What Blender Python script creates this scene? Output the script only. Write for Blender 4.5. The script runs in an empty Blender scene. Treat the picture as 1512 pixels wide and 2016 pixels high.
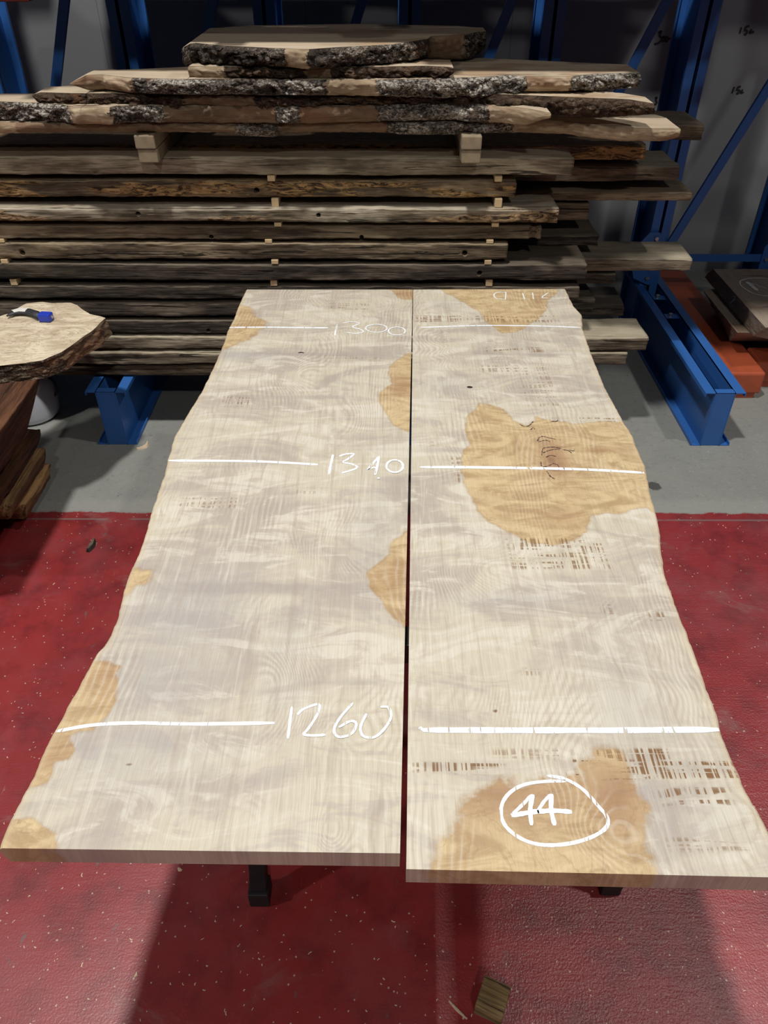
import bpy, bmesh, math, random
import numpy as np
from mathutils import Vector, Matrix, noise
from mathutils.bvhtree import BVHTree

random.seed(7)
PI = math.pi
col = bpy.context.scene.collection

# ------------------------------------------------------------------ camera
F = 1510.0; TH = math.atan(1203 / F); CT, ST = math.cos(TH), math.sin(TH)
H = 2.03; RHO = .002
CR, SR = math.cos(RHO), math.sin(RHO)

def ray(px, py):
    u = (px - 756) / F; v = (py - 1008) / F
    u, v = u * CR + v * SR, -u * SR + v * CR
    return (u, CT - v * ST, -(v * CT + ST))

def at(px, py, z=None, y=None, x=None):
    """real position of a photographed point lying on a known plane of the room"""
    r = ray(px, py)
    t = (z - H) / r[2] if z is not None else (y / r[1] if y is not None else x / r[0])
    return Vector((r[0] * t, r[1] * t, H + r[2] * t))

cam = bpy.data.cameras.new('camera'); camo = bpy.data.objects.new('camera', cam)
col.objects.link(camo); bpy.context.scene.camera = camo
cam.sensor_fit = 'VERTICAL'; cam.sensor_height = 36; cam.lens = F / 2016 * 36
cam.clip_start = .02; cam.clip_end = 100
r0 = Vector((1, 0, 0)); d0 = Vector((0, -ST, -CT)); fw = Vector((0, CT, -ST))
rr = CR * r0 - SR * d0; dd = SR * r0 + CR * d0
camo.matrix_world = Matrix(((rr.x, -dd.x, -fw.x, 0), (rr.y, -dd.y, -fw.y, 0), (rr.z, -dd.z, -fw.z, H), (0, 0, 0, 1)))

# ------------------------------------------------------------------ light
W = bpy.data.worlds.new('hall'); bpy.context.scene.world = W; W.use_nodes = True
W.node_tree.nodes['Background'].inputs[0].default_value = (.80, .86, 1, 1)
W.node_tree.nodes['Background'].inputs[1].default_value = .030

def lamp(name, loc, watts, size, color=(1, .97, .93)):
    l = bpy.data.lights.new(name, 'AREA'); l.shape = 'DISK'; l.size = size; l.energy = watts; l.color = color
    o = bpy.data.objects.new(name, l); o.location = loc; col.objects.link(o)
    return o
lamp('high_bay_lamp', (-.9, 1.35, 7.2), 370, .42)
lamp('high_bay_lamp', (3.9, 1.6, 7.2), 150, .42)
lamp('high_bay_lamp', (-6.6, -.9, 6.6), 235, .45)
lamp('high_bay_lamp', (1.2, -5.5, 7.2), 215, .45)

sc = bpy.context.scene
sc.view_settings.view_transform = 'Standard'; sc.view_settings.look = 'None'
sc.view_settings.gamma = 1; sc.view_settings.use_curve_mapping = False
sc.view_settings.exposure = 0.0

# ------------------------------------------------------------------ helpers
def tag(o, label=None, cat=None, group=None, kind=None):
    if label: o['label'] = label
    if cat: o['category'] = cat
    if group: o['group'] = group
    if kind: o['kind'] = kind
    return o

def meshobj(name, verts, faces, mat, parent=None, smooth=False, loc=None):
    me = bpy.data.meshes.new(name)
    me.from_pydata([tuple(v) for v in verts], [], faces); me.update()
    if smooth: me.polygons.foreach_set('use_smooth', [True] * len(me.polygons))
    o = bpy.data.objects.new(name, me); col.objects.link(o)
    for m in (mat if isinstance(mat, (list, tuple)) else [mat]): me.materials.append(m)
    if parent: o.parent = parent
    return o

def empty(name, loc=(0, 0, 0), rz=0):
    o = bpy.data.objects.new(name, None); col.objects.link(o); o.location = loc; o.rotation_euler = (0, 0, rz)
    return o

def recentre(o, base=None):
    """put the origin of a mesh at its own base"""
    n = len(o.data.vertices); a = np.empty(n * 3); o.data.vertices.foreach_get('co', a); a = a.reshape(-1, 3)
    c = Vector(((a[:, 0].min() + a[:, 0].max()) / 2, (a[:, 1].min() + a[:, 1].max()) / 2, a[:, 2].min())) if base is None else Vector(base)
    a -= np.array(c); o.data.vertices.foreach_set('co', a.ravel()); o.location = c; o.data.update()
    return o

class MB:
    def __init__(s): s.v = []; s.f = []
    def box(s, x0, x1, y0, y1, z0, z1):
        b = len(s.v)
        s.v += [(x0, y0, z0), (x1, y0, z0), (x1, y1, z0), (x0, y1, z0), (x0, y0, z1), (x1, y0, z1), (x1, y1, z1), (x0, y1, z1)]
        s.f += [tuple(b + i for i in q) for q in ((3, 2, 1, 0), (4, 5, 6, 7), (0, 1, 5, 4), (1, 2, 6, 5), (2, 3, 7, 6), (3, 0, 4, 7))]
        return s
    def bar(s, a, b, w, d, up=Vector((0, 1, 0))):
        a = Vector(a); b = Vector(b); t = (b - a).normalized(); n = t.cross(up).normalized(); m = n.cross(t).normalized()
        k = len(s.v)
        for p in (a, b):
            for i, j in ((-1, -1), (1, -1), (1, 1), (-1, 1)): s.v.append(tuple(p + n * w / 2 * i + m * d / 2 * j))
        s.f += [tuple(k + i for i in q) for q in ((3, 2, 1, 0), (4, 5, 6, 7), (0, 1, 5, 4), (1, 2, 6, 5), (2, 3, 7, 6), (3, 0, 4, 7))]
        return s
    def cyl(s, a, b, r, n=16, r2=None):
        a = Vector(a); b = Vector(b); t = (b - a).normalized(); u = t.orthogonal().normalized(); w = t.cross(u); k = len(s.v)
        r2 = r if r2 is None else r2
        for p, q in ((a, r), (b, r2)):
            for i in range(n): s.v.append(tuple(p + (u * math.cos(2 * PI * i / n) + w * math.sin(2 * PI * i / n)) * q))
        for i in range(n): s.f.append((k + i, k + (i + 1) % n, k + n + (i + 1) % n, k + n + i))
        s.f += [tuple(k + n - 1 - i for i in range(n)), tuple(k + n + i for i in range(n))]
        return s
    def build(s, name, mat, parent=None, bevel=0, smooth=False):
        o = meshobj(name, s.v, s.f, mat, parent, smooth)
        if bevel:
            m = o.modifiers.new('bevel', 'BEVEL'); m.width = bevel; m.segments = 2; m.limit_method = 'ANGLE'
        return o

def loft(rings, closed=True, caps=True):
    n = len(rings[0]); v = [p for r in rings for p in r]; f = []
    for i in range(len(rings) - 1):
        for j in range(n if closed else n - 1):
            a = i * n + j; b = i * n + (j + 1) % n
            f.append((a, b, b + n, a + n))
    if caps and closed:
        f.append(tuple(range(n - 1, -1, -1))); k = (len(rings) - 1) * n; f.append(tuple(range(k, k + n)))
    return v, f

def fix_normals(o):
    bm = bmesh.new(); bm.from_mesh(o.data); bmesh.ops.recalc_face_normals(bm, faces=bm.faces); bm.to_mesh(o.data); bm.free()

def fbm(x, y, z, o=4):
    return noise.fractal(Vector((x, y, z)), 1.0, 2.0, o)

# ------------------------------------------------------------------ node helpers
class NT:
    def __init__(s, name):
        s.m = bpy.data.materials.new(name); s.m.use_nodes = True; s.t = s.m.node_tree; s.b = s.t.nodes['Principled BSDF']
        s.out = s.t.nodes['Material Output']
    def n(s, typ, **k):
        q = s.t.nodes.new(typ)
        for a, b in k.items(): setattr(q, a, b)
        return q
    def put(s, sock, val):
        if hasattr(val, 'is_linked') or isinstance(val, bpy.types.NodeSocket): s.t.links.new(val, sock)
        elif isinstance(val, (tuple, list)) and len(val) == 3 and sock.type == 'RGBA': sock.default_value = (*val, 1)
        else: sock.default_value = val
    def coord(s, scale=(1, 1, 1), world=False, off=None):
        if world: c = s.n('ShaderNodeNewGeometry').outputs['Position']
        else: c = s.n('ShaderNodeTexCoord').outputs['Object']
        if off is not None: c = s.vadd(c, off)
        m = s.n('ShaderNodeMapping'); s.put(m.inputs['Vector'], c); m.inputs['Scale'].default_value = scale
        return m.outputs[0]
    def vadd(s, a, b):
        q = s.n('ShaderNodeVectorMath', operation='ADD'); s.put(q.inputs[0], a); s.put(q.inputs[1], b); return q.outputs[0]
    def noise(s, vec, scale=1, detail=4, rough=.55, dist=0, out=0):
        q = s.n('ShaderNodeTexNoise'); s.put(q.inputs['Vector'], vec); q.inputs['Scale'].default_value = scale
        q.inputs['Detail'].default_value = detail; q.inputs['Roughness'].default_value = rough; q.inputs['Distortion'].default_value = dist
        return q.outputs[out]
    def vor(s, vec, scale=1, feature='F1', out=0, rnd=1):
        q = s.n('ShaderNodeTexVoronoi', feature=feature); s.put(q.inputs['Vector'], vec); q.inputs['Scale'].default_value = scale
        q.inputs['Randomness'].default_value = rnd
        return q.outputs[out]
    def math(s, op, a, b=0, c=0, clamp=False):
        q = s.n('ShaderNodeMath', operation=op, use_clamp=clamp); s.put(q.inputs[0], a); s.put(q.inputs[1], b); s.put(q.inputs[2], c); return q.outputs[0]
    def ramp(s, val, lo, hi, a=0., b=1.):
        q = s.n('ShaderNodeMapRange', interpolation_type='SMOOTHSTEP'); s.put(q.inputs[0], val)
        for i, w in zip((1, 2, 3, 4), (lo, hi, a, b)): q.inputs[i].default_value = w
        return q.outputs[0]
    def mix(s, f, a, b, mode='MIX'):
        q = s.n('ShaderNodeMix', data_type='RGBA', blend_type=mode); s.put(q.inputs[0], f); s.put(q.inputs[6], a); s.put(q.inputs[7], b); return q.outputs[2]
    def attr(s, name):
        return s.n('ShaderNodeAttribute', attribute_name=name).outputs['Fac']
    def rnd(s): return s.n('ShaderNodeObjectInfo').outputs['Random']
    def sep(s, v):
        q = s.n('ShaderNodeSeparateXYZ'); s.put(q.inputs[0], v); return q.outputs
    def comb(s, x, y, z):
        q = s.n('ShaderNodeCombineXYZ'); s.put(q.inputs[0], x); s.put(q.inputs[1], y); s.put(q.inputs[2], z); return q.outputs[0]
    def bump(s, h, dist=.002, strength=1, nrm=None):
        q = s.n('ShaderNodeBump'); q.inputs['Strength'].default_value = strength; q.inputs['Distance'].default_value = dist
        s.put(q.inputs['Height'], h)
        if nrm is not None: s.put(q.inputs['Normal'], nrm)
        return q.outputs[0]
    def done(s, color, rough=.6, normal=None, metal=0, spec=None, alpha=None):
        s.put(s.b.inputs['Base Color'], color); s.put(s.b.inputs['Roughness'], rough); s.put(s.b.inputs['Metallic'], metal)
        if normal is not None: s.put(s.b.inputs['Normal'], normal)
        if spec is not None: s.put(s.b.inputs['Specular IOR Level'], spec)
        if alpha is not None: s.put(s.b.inputs['Alpha'], alpha)
        return s.m

# ------------------------------------------------------------------ materials
def m_floor():
    t = NT('painted_floor'); p = t.coord(world=True); y = t.sep(p)[1]; x = t.sep(p)[0]
    n1 = t.noise(p, 1.3, 4); n2 = t.noise(p, 7, 5, .65); n3 = t.noise(p, 60, 3, .6)
    gr = t.mix(n1, (.20, .205, .185), (.30, .305, .275)); gr = t.mix(t.ramp(n2, .35, .7), gr, (.235, .24, .22))
    gr = t.mix(t.ramp(t.noise(p, 17, 4, .7), .67, .72), gr, (.07, .07, .07))
    gr = t.mix(t.math('MULTIPLY', t.ramp(n3, .55, .7), .35), gr, (.36, .36, .33))
    sp = at(1287, 957, z=0); q = t.n('ShaderNodeVectorMath', operation='DISTANCE'); t.put(q.inputs[0], p); q.inputs[1].default_value = tuple(sp)
    gr = t.mix(t.ramp(t.math('ADD', q.outputs['Value'], t.math('MULTIPLY', t.noise(p, 30, 3), .03)), .052, .042, 0, .85), gr, (.03, .03, .032))
    gr = t.mix(t.math('MULTIPLY', t.ramp(t.noise(p, 28, 5, .7), .56, .66), .3), gr, (.12, .125, .115))
    # red paint, worn, scratched
    rd = t.mix(n1, (.26, .016, .018), (.30, .033, .035)); rd = t.mix(t.ramp(n2, .42, .72), rd, (.165, .014, .018)); rd = t.mix(t.math('MULTIPLY', t.ramp(t.noise(p, 2.3, 5, .7), .40, .74), .36), rd, (.27, .095, .105))
    worn = t.ramp(t.noise(t.coord((1, 1.8, 1), world=True), 3.0, 6, .7, .6), .56, .70)
    rd = t.mix(t.math('MULTIPLY', worn, .42), rd, (.20, .13, .12))
    patch = t.ramp(t.noise(t.coord((1.8, 1, 1), world=True), 12, 4, .65, .5), .665, .72)
    rd = t.mix(t.math('MULTIPLY', patch, .65), rd, (.13, .11, .11))
    # fine light scratches
    sv = t.noise(t.coord((1, .12, 1), world=True), 90, 2, .5, 2.5)
    sc_ = t.math('MULTIPLY', t.ramp(sv, .70, .74), t.ramp(t.noise(p, 4, 3), .5, .62))
    rd = t.mix(t.math('MULTIPLY', sc_, .45), rd, (.42, .22, .20))
    v = t.vor(p, 75, out=0); pick = t.vor(p, 75, out=1); pk = t.sep(pick)[0]
    spk = t.math('MULTIPLY', t.ramp(v, .20, .16, 0, 1), t.ramp(pk, .90, .91))
    rd = t.mix(spk, rd, (.50, .36, .32))
    # border between paint and concrete
    e = t.math('ADD', y, t.math('MULTIPLY', t.math('SUBTRACT', t.noise(p, 9, 5, .7), .5), .05))
    isred = t.ramp(e, 2.548, 2.538, 0, 1)
    pale = t.math('MULTIPLY', t.ramp(e, 2.54, 2.56), t.ramp(e, 2.66, 2.60, 0, 1))
    gr = t.mix(t.math('MULTIPLY', pale, .4), gr, (.34, .34, .31))
    line = t.math('MULTIPLY', t.ramp(t.math('ABSOLUTE', t.math('SUBTRACT', y, 2.497)), .007, .003, 0, 1), t.ramp(n2, .4, .5))
    rd = t.mix(t.math('MULTIPLY', line, .6), rd, (.20, .18, .17))
    c = t.mix(isred, gr, rd)
    # stipple of the roller paint, stronger on the right
    st = t.noise(p, 170, 3, .6); side = t.ramp(x, -.2, .7, .25, 1)
    h = t.math('MULTIPLY', t.math('ADD', st, t.math('MULTIPLY', t.noise(t.coord((.2, 1, 1), world=True, ), 60, 3), .6)), side)
    nb = t.bump(h, .0035, .55)
    rg = t.mix(isred, (.62, .62, .62), t.mix(worn, (.36, .36, .36), (.5, .5, .5)))
    return t.done(c, rg, nb, spec=1.0)

def m_wall():
    t = NT('grey_wall_panel'); p = t.coord(world=True); n1 = t.noise(p, 1.2, 4)
    c = t.mix(n1, (.20, .205, .215), (.235, .24, .25))
    x = t.sep(p)[0]; w = t.math('PINGPONG', t.math('ADD', x, 10.06), .6)
    c = t.mix(t.math('MULTIPLY', t.ramp(w, .004, .002, 0, 1), .6), c, (.12, .12, .12))
    return t.done(c, .7, t.bump(t.noise(p, 40, 3), .001, .3))

def m_blue():
    t = NT('blue_powder_coat'); p = t.coord(world=True)
    c = t.mix(t.noise(p, 5, 4), (.026, .12, .385), (.038, .145, .44))
    rub = t.ramp(t.noise(t.coord((4, 4, 2), world=True), 9, 5, .7), .66, .72)
    c = t.mix(t.math('MULTIPLY', rub, .35), c, (.16, .2, .3))
    return t.done(c, .38, t.bump(t.noise(p, 90, 2), .0006, .4), spec=.5)

def m_plain(name, c, rough=.6, metal=0, var=.25, scale=20):
    t = NT(name); p = t.coord(); n1 = t.noise(p, scale, 4)
    a = tuple(q * (1 - var) for q in c); b = tuple(min(1, q * (1 + var)) for q in c)
    return t.done(t.mix(n1, a, b), rough, t.bump(n1, .001, .3), metal=metal)

def m_old(name, light, mid, dark, along='X', fine=1.0, rotten=0., rotcol=(.42, .25, .10), dusty_toplight=.55):
    """weathered sawn timber, the grain runs along one axis"""
    t = NT(name)
    def sc_(a, b): return (a, b, b) if along == 'X' else (b, a, b)
    off = t.comb(t.math('MULTIPLY', t.rnd(), 37.), t.math('MULTIPLY', t.rnd(), 91.), t.math('MULTIPLY', t.rnd(), 53.))
    p1 = t.coord(sc_(1.6, 22), off=off); p2 = t.coord(sc_(7, 120 * fine), off=off); p3 = t.coord(sc_(2.2, 6), off=off)
    n1 = t.noise(p1, 1, 5, .62, .8); n2 = t.noise(p2, 1, 4, .6, .5); n3 = t.noise(p3, 1, 4, .6)
    c = t.mix(t.ramp(n1, .33, .66), dark, mid)
    c = t.mix(t.ramp(n3, .45, .68), c, light)
    c = t.mix(t.math('MULTIPLY', t.ramp(n2, .55, .36, 0, 1), .55), c, tuple(q * .35 for q in dark))
    c = t.mix(t.math('MULTIPLY', t.ramp(n2, .58, .74), .45), c, tuple(min(1, q * 1.35) for q in light))
    crack = t.ramp(t.noise(t.coord(sc_(2.2, 55), off=off), 1, 3, .5, 1.2), .385, .33, 0, 1)
    c = t.mix(t.math('MULTIPLY', crack, .85), c, tuple(q * .12 for q in dark))
    h = t.math('ADD', n2, t.math('MULTIPLY', n1, 1.2)); h = t.math('SUBTRACT', h, t.math('MULTIPLY', crack, .9))
    if rotten:
        x = t.sep(t.coord())[0]
        rz = t.ramp(t.noise(t.coord(sc_(1.2, 9), off=off), 1, 4, .6), .62 - rotten * .25, .68 - rotten * .25)
        v = t.noise(t.coord(sc_(14, 60), off=off), 1, 4, .7, 1.5)
        rc = t.mix(t.ramp(v, .38, .6), (.035, .02, .012), rotcol); rc = t.mix(t.ramp(v, .6, .72), rc, (.62, .47, .28))
        c = t.mix(rz, c, rc); h = t.math('ADD', h, t.math('MULTIPLY', t.math('MULTIPLY', rz, v), 3.))
    up = t.sep(t.n('ShaderNodeNewGeometry').outputs['Normal'])[2]
    c = t.mix(t.math('MULTIPLY', t.ramp(up, .45, .85), dusty_toplight), c, t.mix(n1, tuple(q * .8 for q in light), tuple(min(.7, q * 1.65) for q in light)))  # upward faces painted paler as light from above, together with some dust
    r = t.math('MULTIPLY_ADD', t.rnd(), .3, .85)
    c = t.mix(1, c, t.comb(r, r, r), 'MULTIPLY')
    return t.done(c, .82, t.bump(h, .004, .8), spec=.25)

def m_bark(name, dark, mid, light, lich=.5):
    t = NT(name); p = t.coord((1, 1, 1.6)); d = t.noise(p, 22, 3, .6, out=1)
    pp = t.vadd(p, t.mix(.5, (0, 0, 0), d)); pp = t.vadd(p, t.n('ShaderNodeVectorMath', operation='SCALE').outputs[0]) if False else p
    q = t.n('ShaderNodeVectorMath', operation='SCALE'); t.put(q.inputs[0], d); q.inputs[3].default_value = .05; pp = t.vadd(p, q.outputs[0])
    v = t.vor(pp, 42, out=0); e = t.vor(t.coord((.55, 1, 1.3)), 30, 'DISTANCE_TO_EDGE'); v2 = t.vor(pp, 120, out=0)
    n1 = t.noise(p, 11, 6, .7); n2 = t.noise(p, 85, 5, .75, .4); n4 = t.noise(p, 3.2, 3)
    c = t.mix(t.ramp(n1, .36, .64), dark, mid)
    lm = t.math('ADD', t.math('MULTIPLY', n2, .75), t.math('MULTIPLY', n1, .35)); lm = t.math('ADD', lm, t.math('MULTIPLY', t.math('SUBTRACT', n4, .5), .28))
    c = t.mix(t.math('MULTIPLY', t.ramp(lm, .60 + (.5 - lich) * .12, .72 + (.5 - lich) * .12), .85), c, light)
    c = t.mix(t.math('MULTIPLY', t.ramp(e, .05, .0, 0, 1), .75), c, tuple(a * .25 for a in dark))
    c = t.mix(t.ramp(n2, .44, .36, 0, .8), c, tuple(a * .35 for a in dark))
    orange = t.ramp(t.noise(p, 5, 3), .63, .70); c = t.mix(t.math('MULTIPLY', orange, .5), c, (.22, .09, .04))
    # bare wood where the bark has come off
    bare = t.attr('bare'); be = t.ramp(t.math('ADD', bare, t.math('MULTIPLY', t.math('SUBTRACT', t.noise(p, 22, 5, .7), .5), 1.7)), .45, .55)
    w = t.noise(t.coord((8, 8, 60)), 1, 4, .6, 1); wc = t.mix(t.ramp(w, .3, .7), (.085, .055, .035), (.17, .115, .07)); wc = t.mix(t.math('MULTIPLY', t.attr('pale'), t.ramp(t.noise(p, 9, 4, .6), .30, .5, .55, 1)), wc, t.mix(t.ramp(w, .35, .7), (.34, .25, .16), (.56, .46, .32)))
    wc = t.mix(t.math('MULTIPLY', t.ramp(t.noise(t.coord((4, 4, 9)), 1, 3), .5, .7), .7), wc, (.19, .095, .055))
    c = t.mix(be, c, wc)
    h = t.math('ADD', t.math('MULTIPLY', t.ramp(e, 0, .25), 1.), t.math('ADD', t.math('MULTIPLY', n2, .9), t.math('MULTIPLY', v2, .5)))
    h = t.math('MULTIPLY', h, t.math('SUBTRACT', 1.05, be))
    return t.done(c, .88, t.bump(h, .009, 1.), spec=.2)

def m_sawn(name, a, b, brown=.3, along='X'):
    t = NT(name); sc_ = (1.5, 20, 20) if along == 'X' else (20, 1.5, 20)
    n1 = t.noise(t.coord(sc_), 1, 5, .6, 1.2); n2 = t.noise(t.coord((3, 7, 7)), 1, 4, .6)
    n3 = t.noise(t.coord((6, 90, 90) if along == 'X' else (90, 6, 90)), 1, 3, .6)
    c = t.mix(n1, a, b); c = t.mix(t.math('MULTIPLY', t.ramp(n2, .55, .62), brown), c, (.28, .14, .06))
    c = t.mix(t.math('MULTIPLY', t.ramp(n3, .56, .70), .5), c, tuple(q * .35 for q in a))
    c = t.mix(t.math('MULTIPLY', t.ramp(t.noise(t.coord((3, 30, 30)), 1, 3, .5, 1), .66, .7), .8), c, (.10, .05, .03))
    return t.done(c, .75, t.bump(t.math('ADD', n3, n1), .0015, .6), spec=.25)

def m_maple():
    """planed pale hardwood: figured grain (phase), heartwood stains (stain), sticker bands, saw ticks"""
    t = NT('planed_pale_hardwood'); p = t.coord(world=True)
    ph = t.attr('phase'); sd = t.attr('stain'); band = t.attr('band'); tick = t.attr('tick'); dark = t.attr('knot'); grey = t.attr('grey')
    wob = t.noise(p, 16, 4, .6); ph2 = t.math('ADD', ph, t.math('MULTIPLY', wob, .45))
    s1 = t.math('SINE', t.math('MULTIPLY', ph2, 2 * PI))
    line = t.ramp(s1, .30, 1.0); amt = t.ramp(t.noise(t.coord((2.4, 1.6, 1), world=True), 2.2, 4, .65), .46, .62)
    line = t.math('MULTIPLY', line, t.math('MULTIPLY_ADD', amt, .85, .06))
    fine = t.noise(t.coord((330, 10, 1), world=True), 1, 3, .6, .4)
    strk = t.noise(t.coord((46, 2.6, 1), world=True), 1, 4, .65, .9)
    cloud = t.noise(t.coord((1.2, 2.3, 1), world=True), 1.9, 5, .6, 1.1)
    fl = t.noise(t.coord((3.5, 9.5, 1), world=True), 1.2, 4, .62, 1.6)
    cream = (.60, .55, .435); beige = (.475, .42, .355); pinky = (.43, .385, .35); white = (.69, .65, .55)
    c = t.mix(t.ramp(cloud, .40, .56), beige, cream)
    c = t.mix(t.math('MULTIPLY', t.ramp(fl, .50, .62), .75), c, white)
    c = t.mix(t.math('MULTIPLY', t.ramp(fl, .47, .34, 0, 1), .55), c, pinky)
    c = t.mix(t.math('MULTIPLY', grey, .85), c, (.40, .385, .38))
    c = t.mix(t.math('MULTIPLY', t.ramp(strk, .54, .66), .38), c, (.40, .34, .28)); c = t.mix(t.math('MULTIPLY', t.ramp(strk, .46, .34), .40), c, (.68, .64, .54))
    edge = t.math('MULTIPLY', t.math('SUBTRACT', t.noise(p, 22, 4, .6), .5), .030)
    sdn = t.math('ADD', sd, edge); ins = t.ramp(sdn, -.0025, .003)
    # heartwood
    hn = t.noise(t.coord((1.6, 3.4, 1), world=True), 4, 5, .62, 2.2)
    hc = t.mix(t.ramp(hn, .36, .64), (.42, .275, .125), (.64, .485, .255))
    hc = t.mix(t.math('MULTIPLY', t.ramp(fl, .48, .60), .5), hc, (.66, .50, .27)); hot = t.attr('hot'); hc = t.mix(t.math('MULTIPLY', hot, 1.0), hc, t.mix(hn, (.28, .13, .055), (.42, .23, .10)))
    cont = t.noise(p, 5.5, 4, .6, .8); cl = t.ramp(t.math('ABSOLUTE', t.math('SUBTRACT', cont, .53)), .010, .002, 0, 1)
    hc = t.mix(t.math('MULTIPLY', cl, .35), hc, (.30, .16, .06))
    rim = t.math('MULTIPLY', t.ramp(t.math('ABSOLUTE', sdn), .006, .001, 0, 1), .30)
    soft = t.attr('soft'); c = t.mix(t.math('MULTIPLY', ins, soft), c, hc); c = t.mix(t.math('MULTIPLY', rim, soft), c, (.33, .20, .10))
    c = t.mix(t.math('MULTIPLY', line, .25), c, t.mix(ins, (.33, .255, .19), (.36, .21, .09)))
    pale = t.ramp(s1, -.35, -1.); c = t.mix(t.math('MULTIPLY', t.math('MULTIPLY', pale, amt), .20), c, (.82, .77, .66))
    c = t.mix(t.math('MULTIPLY', t.ramp(fine, .60, .40, 0, 1), .16), c, (.30, .22, .16))
    bn = t.noise(t.coord((2.2, 14, 1), world=True), 1, 3, .6)
    c = t.mix(t.math('MULTIPLY', t.math('MULTIPLY', band, t.ramp(bn, .40, .56)), .62), c, t.mix(ins, (.36, .315, .29), (.33, .19, .08)))
    tx = t.noise(t.coord((150, 5, 1), world=True), 1, 2, .5); ty = t.noise(t.coord((7, 95, 1), world=True), 1, 2, .5)
    tk = t.math('MULTIPLY', t.math('MULTIPLY', t.ramp(tx, .48, .56), t.ramp(ty, .47, .55)), tick)
    c = t.mix(t.math('MULTIPLY', tk, .8), c, (.22, .12, .055))
    kn = t.ramp(t.math('ADD', dark, t.math('MULTIPLY', t.math('SUBTRACT', t.noise(p, 45, 4), .5), .35)), .35, .9)
    c = t.mix(kn, c, (.17, .085, .05))
    # natural (live) outer edge, unplaned end
    c = t.mix(t.math('MULTIPLY', t.attr('rim'), .55), c, (.60, .47, .30))
    hgt = t.math('ADD', t.math('MULTIPLY', line, .2), fine)
    return t.done(c, t.math('MULTIPLY_ADD', fl, .15, .42), t.bump(hgt, .0004, .35), spec=.32)

def m_paint():
    t = NT('white_paint_marker'); p = t.coord(world=True)
    n1 = t.noise(t.coord((150, 18, 1), world=True), 1, 3, .6)
    c = t.mix(n1, (.80, .84, .88), (.93, .95, .97))
    a = t.ramp(n1, .34, .40)
    return t.done(c, .5, alpha=a)

M = dict(
    floor=m_floor(), wall=m_wall(), blue=m_blue(), maple=m_maple(), paint=m_paint(),
    grey=m_old('grey_weathered_oak', (.40, .35, .255), (.245, .20, .14), (.10, .078, .053)),
    brown=m_old('brown_weathered_oak', (.29, .225, .145), (.155, .115, .073), (.055, .040, .027)),
    dark=m_old('dark_weathered_oak', (.185, .15, .11), (.082, .066, .05), (.028, .023, .018)),
    rot=m_old('rotten_edged_oak', (.30, .225, .14), (.145, .105, .068), (.045, .034, .024), rotten=.75, rotcol=(.48, .30, .13)),
    rot2=m_old('flaking_grey_oak', (.40, .35, .27), (.21, .16, .105), (.07, .053, .034), rotten=.5, rotcol=(.36, .24, .13)),
    red=m_old('reddish_hardwood', (.18, .08, .04), (.11, .046, .022), (.036, .015, .009), along='Y', dusty_toplight=.1),
    tan=m_old('tan_hardwood', (.42, .25, .11), (.30, .17, .075), (.10, .05, .025), along='Y', dusty_toplight=.3),
    bark=m_bark('dark_craggy_bark', (.045, .034, .028), (.13, .10, .08), (.60, .54, .45), .75),
    bark2=m_bark('grey_lichen_bark', (.07, .055, .045), (.20, .165, .135), (.66, .61, .53), 1.15),
    bark3=m_bark('brown_inner_bark', (.045, .028, .02), (.13, .085, .055), (.30, .21, .14), .35),
    sawn=m_sawn('sawn_live_edge_wood', (.58, .49, .36), (.36, .27, .18), .45),
    sawng=m_sawn('greyed_sawn_wood', (.40, .33, .26), (.27, .21, .155), .35, along='Y'),
    pale=m_plain('pale_softwood', (.58, .44, .25), .7),
    bearer=m_plain('grey_softwood', (.24, .19, .125), .8, var=.35, scale=35),
    offcut=m_old('offcut_wood', (.34, .24, .11), (.24, .165, .07), (.12, .08, .035), fine=1.2, dusty_toplight=0),
    black=m_plain('black_steel', (.018, .018, .02), .5, .3, .5),
    rubber=m_plain('worn_black_tape', (.03, .03, .035), .55, var=.6, scale=60),
    bluep=m_plain('blue_plastic', (.02, .05, .46), .35, var=.1),
    steel=m_plain('zinc_bolt', (.55, .55, .55), .35, .9),
    orange=m_plain('orange_plastic', (.42, .085, .035), .5, var=.15),
    jug=m_plain('translucent_white_plastic', (.70, .72, .78), .4, var=.04),
    ink=m_plain('black_marker_ink', (.02, .02, .022), .6),
    chalk=m_plain('white_chalk', (.72, .70, .66), .8),
    chip=m_plain('wood_chip', (.66, .52, .36), .8),
    crackc=m_plain('ingrown_bark', (.07, .04, .03), .9),
    hole=m_plain('hole_shade_black', (.012, .01, .008), .9),  # black stands in for shade inside holes and under the left pile
)

# ------------------------------------------------------------------ setting
fl = meshobj('floor', [(-7, -4, 0), (8, -4, 0), (8, 5.3, 0), (-7, 5.3, 0)], [(0, 1, 2, 3)], M['floor']); tag(fl, kind='structure')
YW = 5.27
wl = MB().box(-7, 8, YW, YW + .12, 0, 5).build('wall_back', M['wall']); tag(wl, kind='structure')

# ------------------------------------------------------------------ ribbons: strokes of paint, chalk or ink lying on a surface
def catmull(P, n=6, closed=False):
    P = [Vector(p) for p in P]; out = []
    if len(P) < 3: return P
    Q = [P[0] * 2 - P[1]] + P + [P[-1] * 2 - P[-2]]
    for i in range(1, len(Q) - 2):
        a, b, c, d = Q[i - 1:i + 3]
        for k in range(n):
            t = k / n; out.append(.5 * ((2 * b) + (c - a) * t + (2 * a - 5 * b + 4 * c - d) * t * t + (3 * b - a - 3 * c + d) * t ** 3))
    return out + [Q[-2]]

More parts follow.
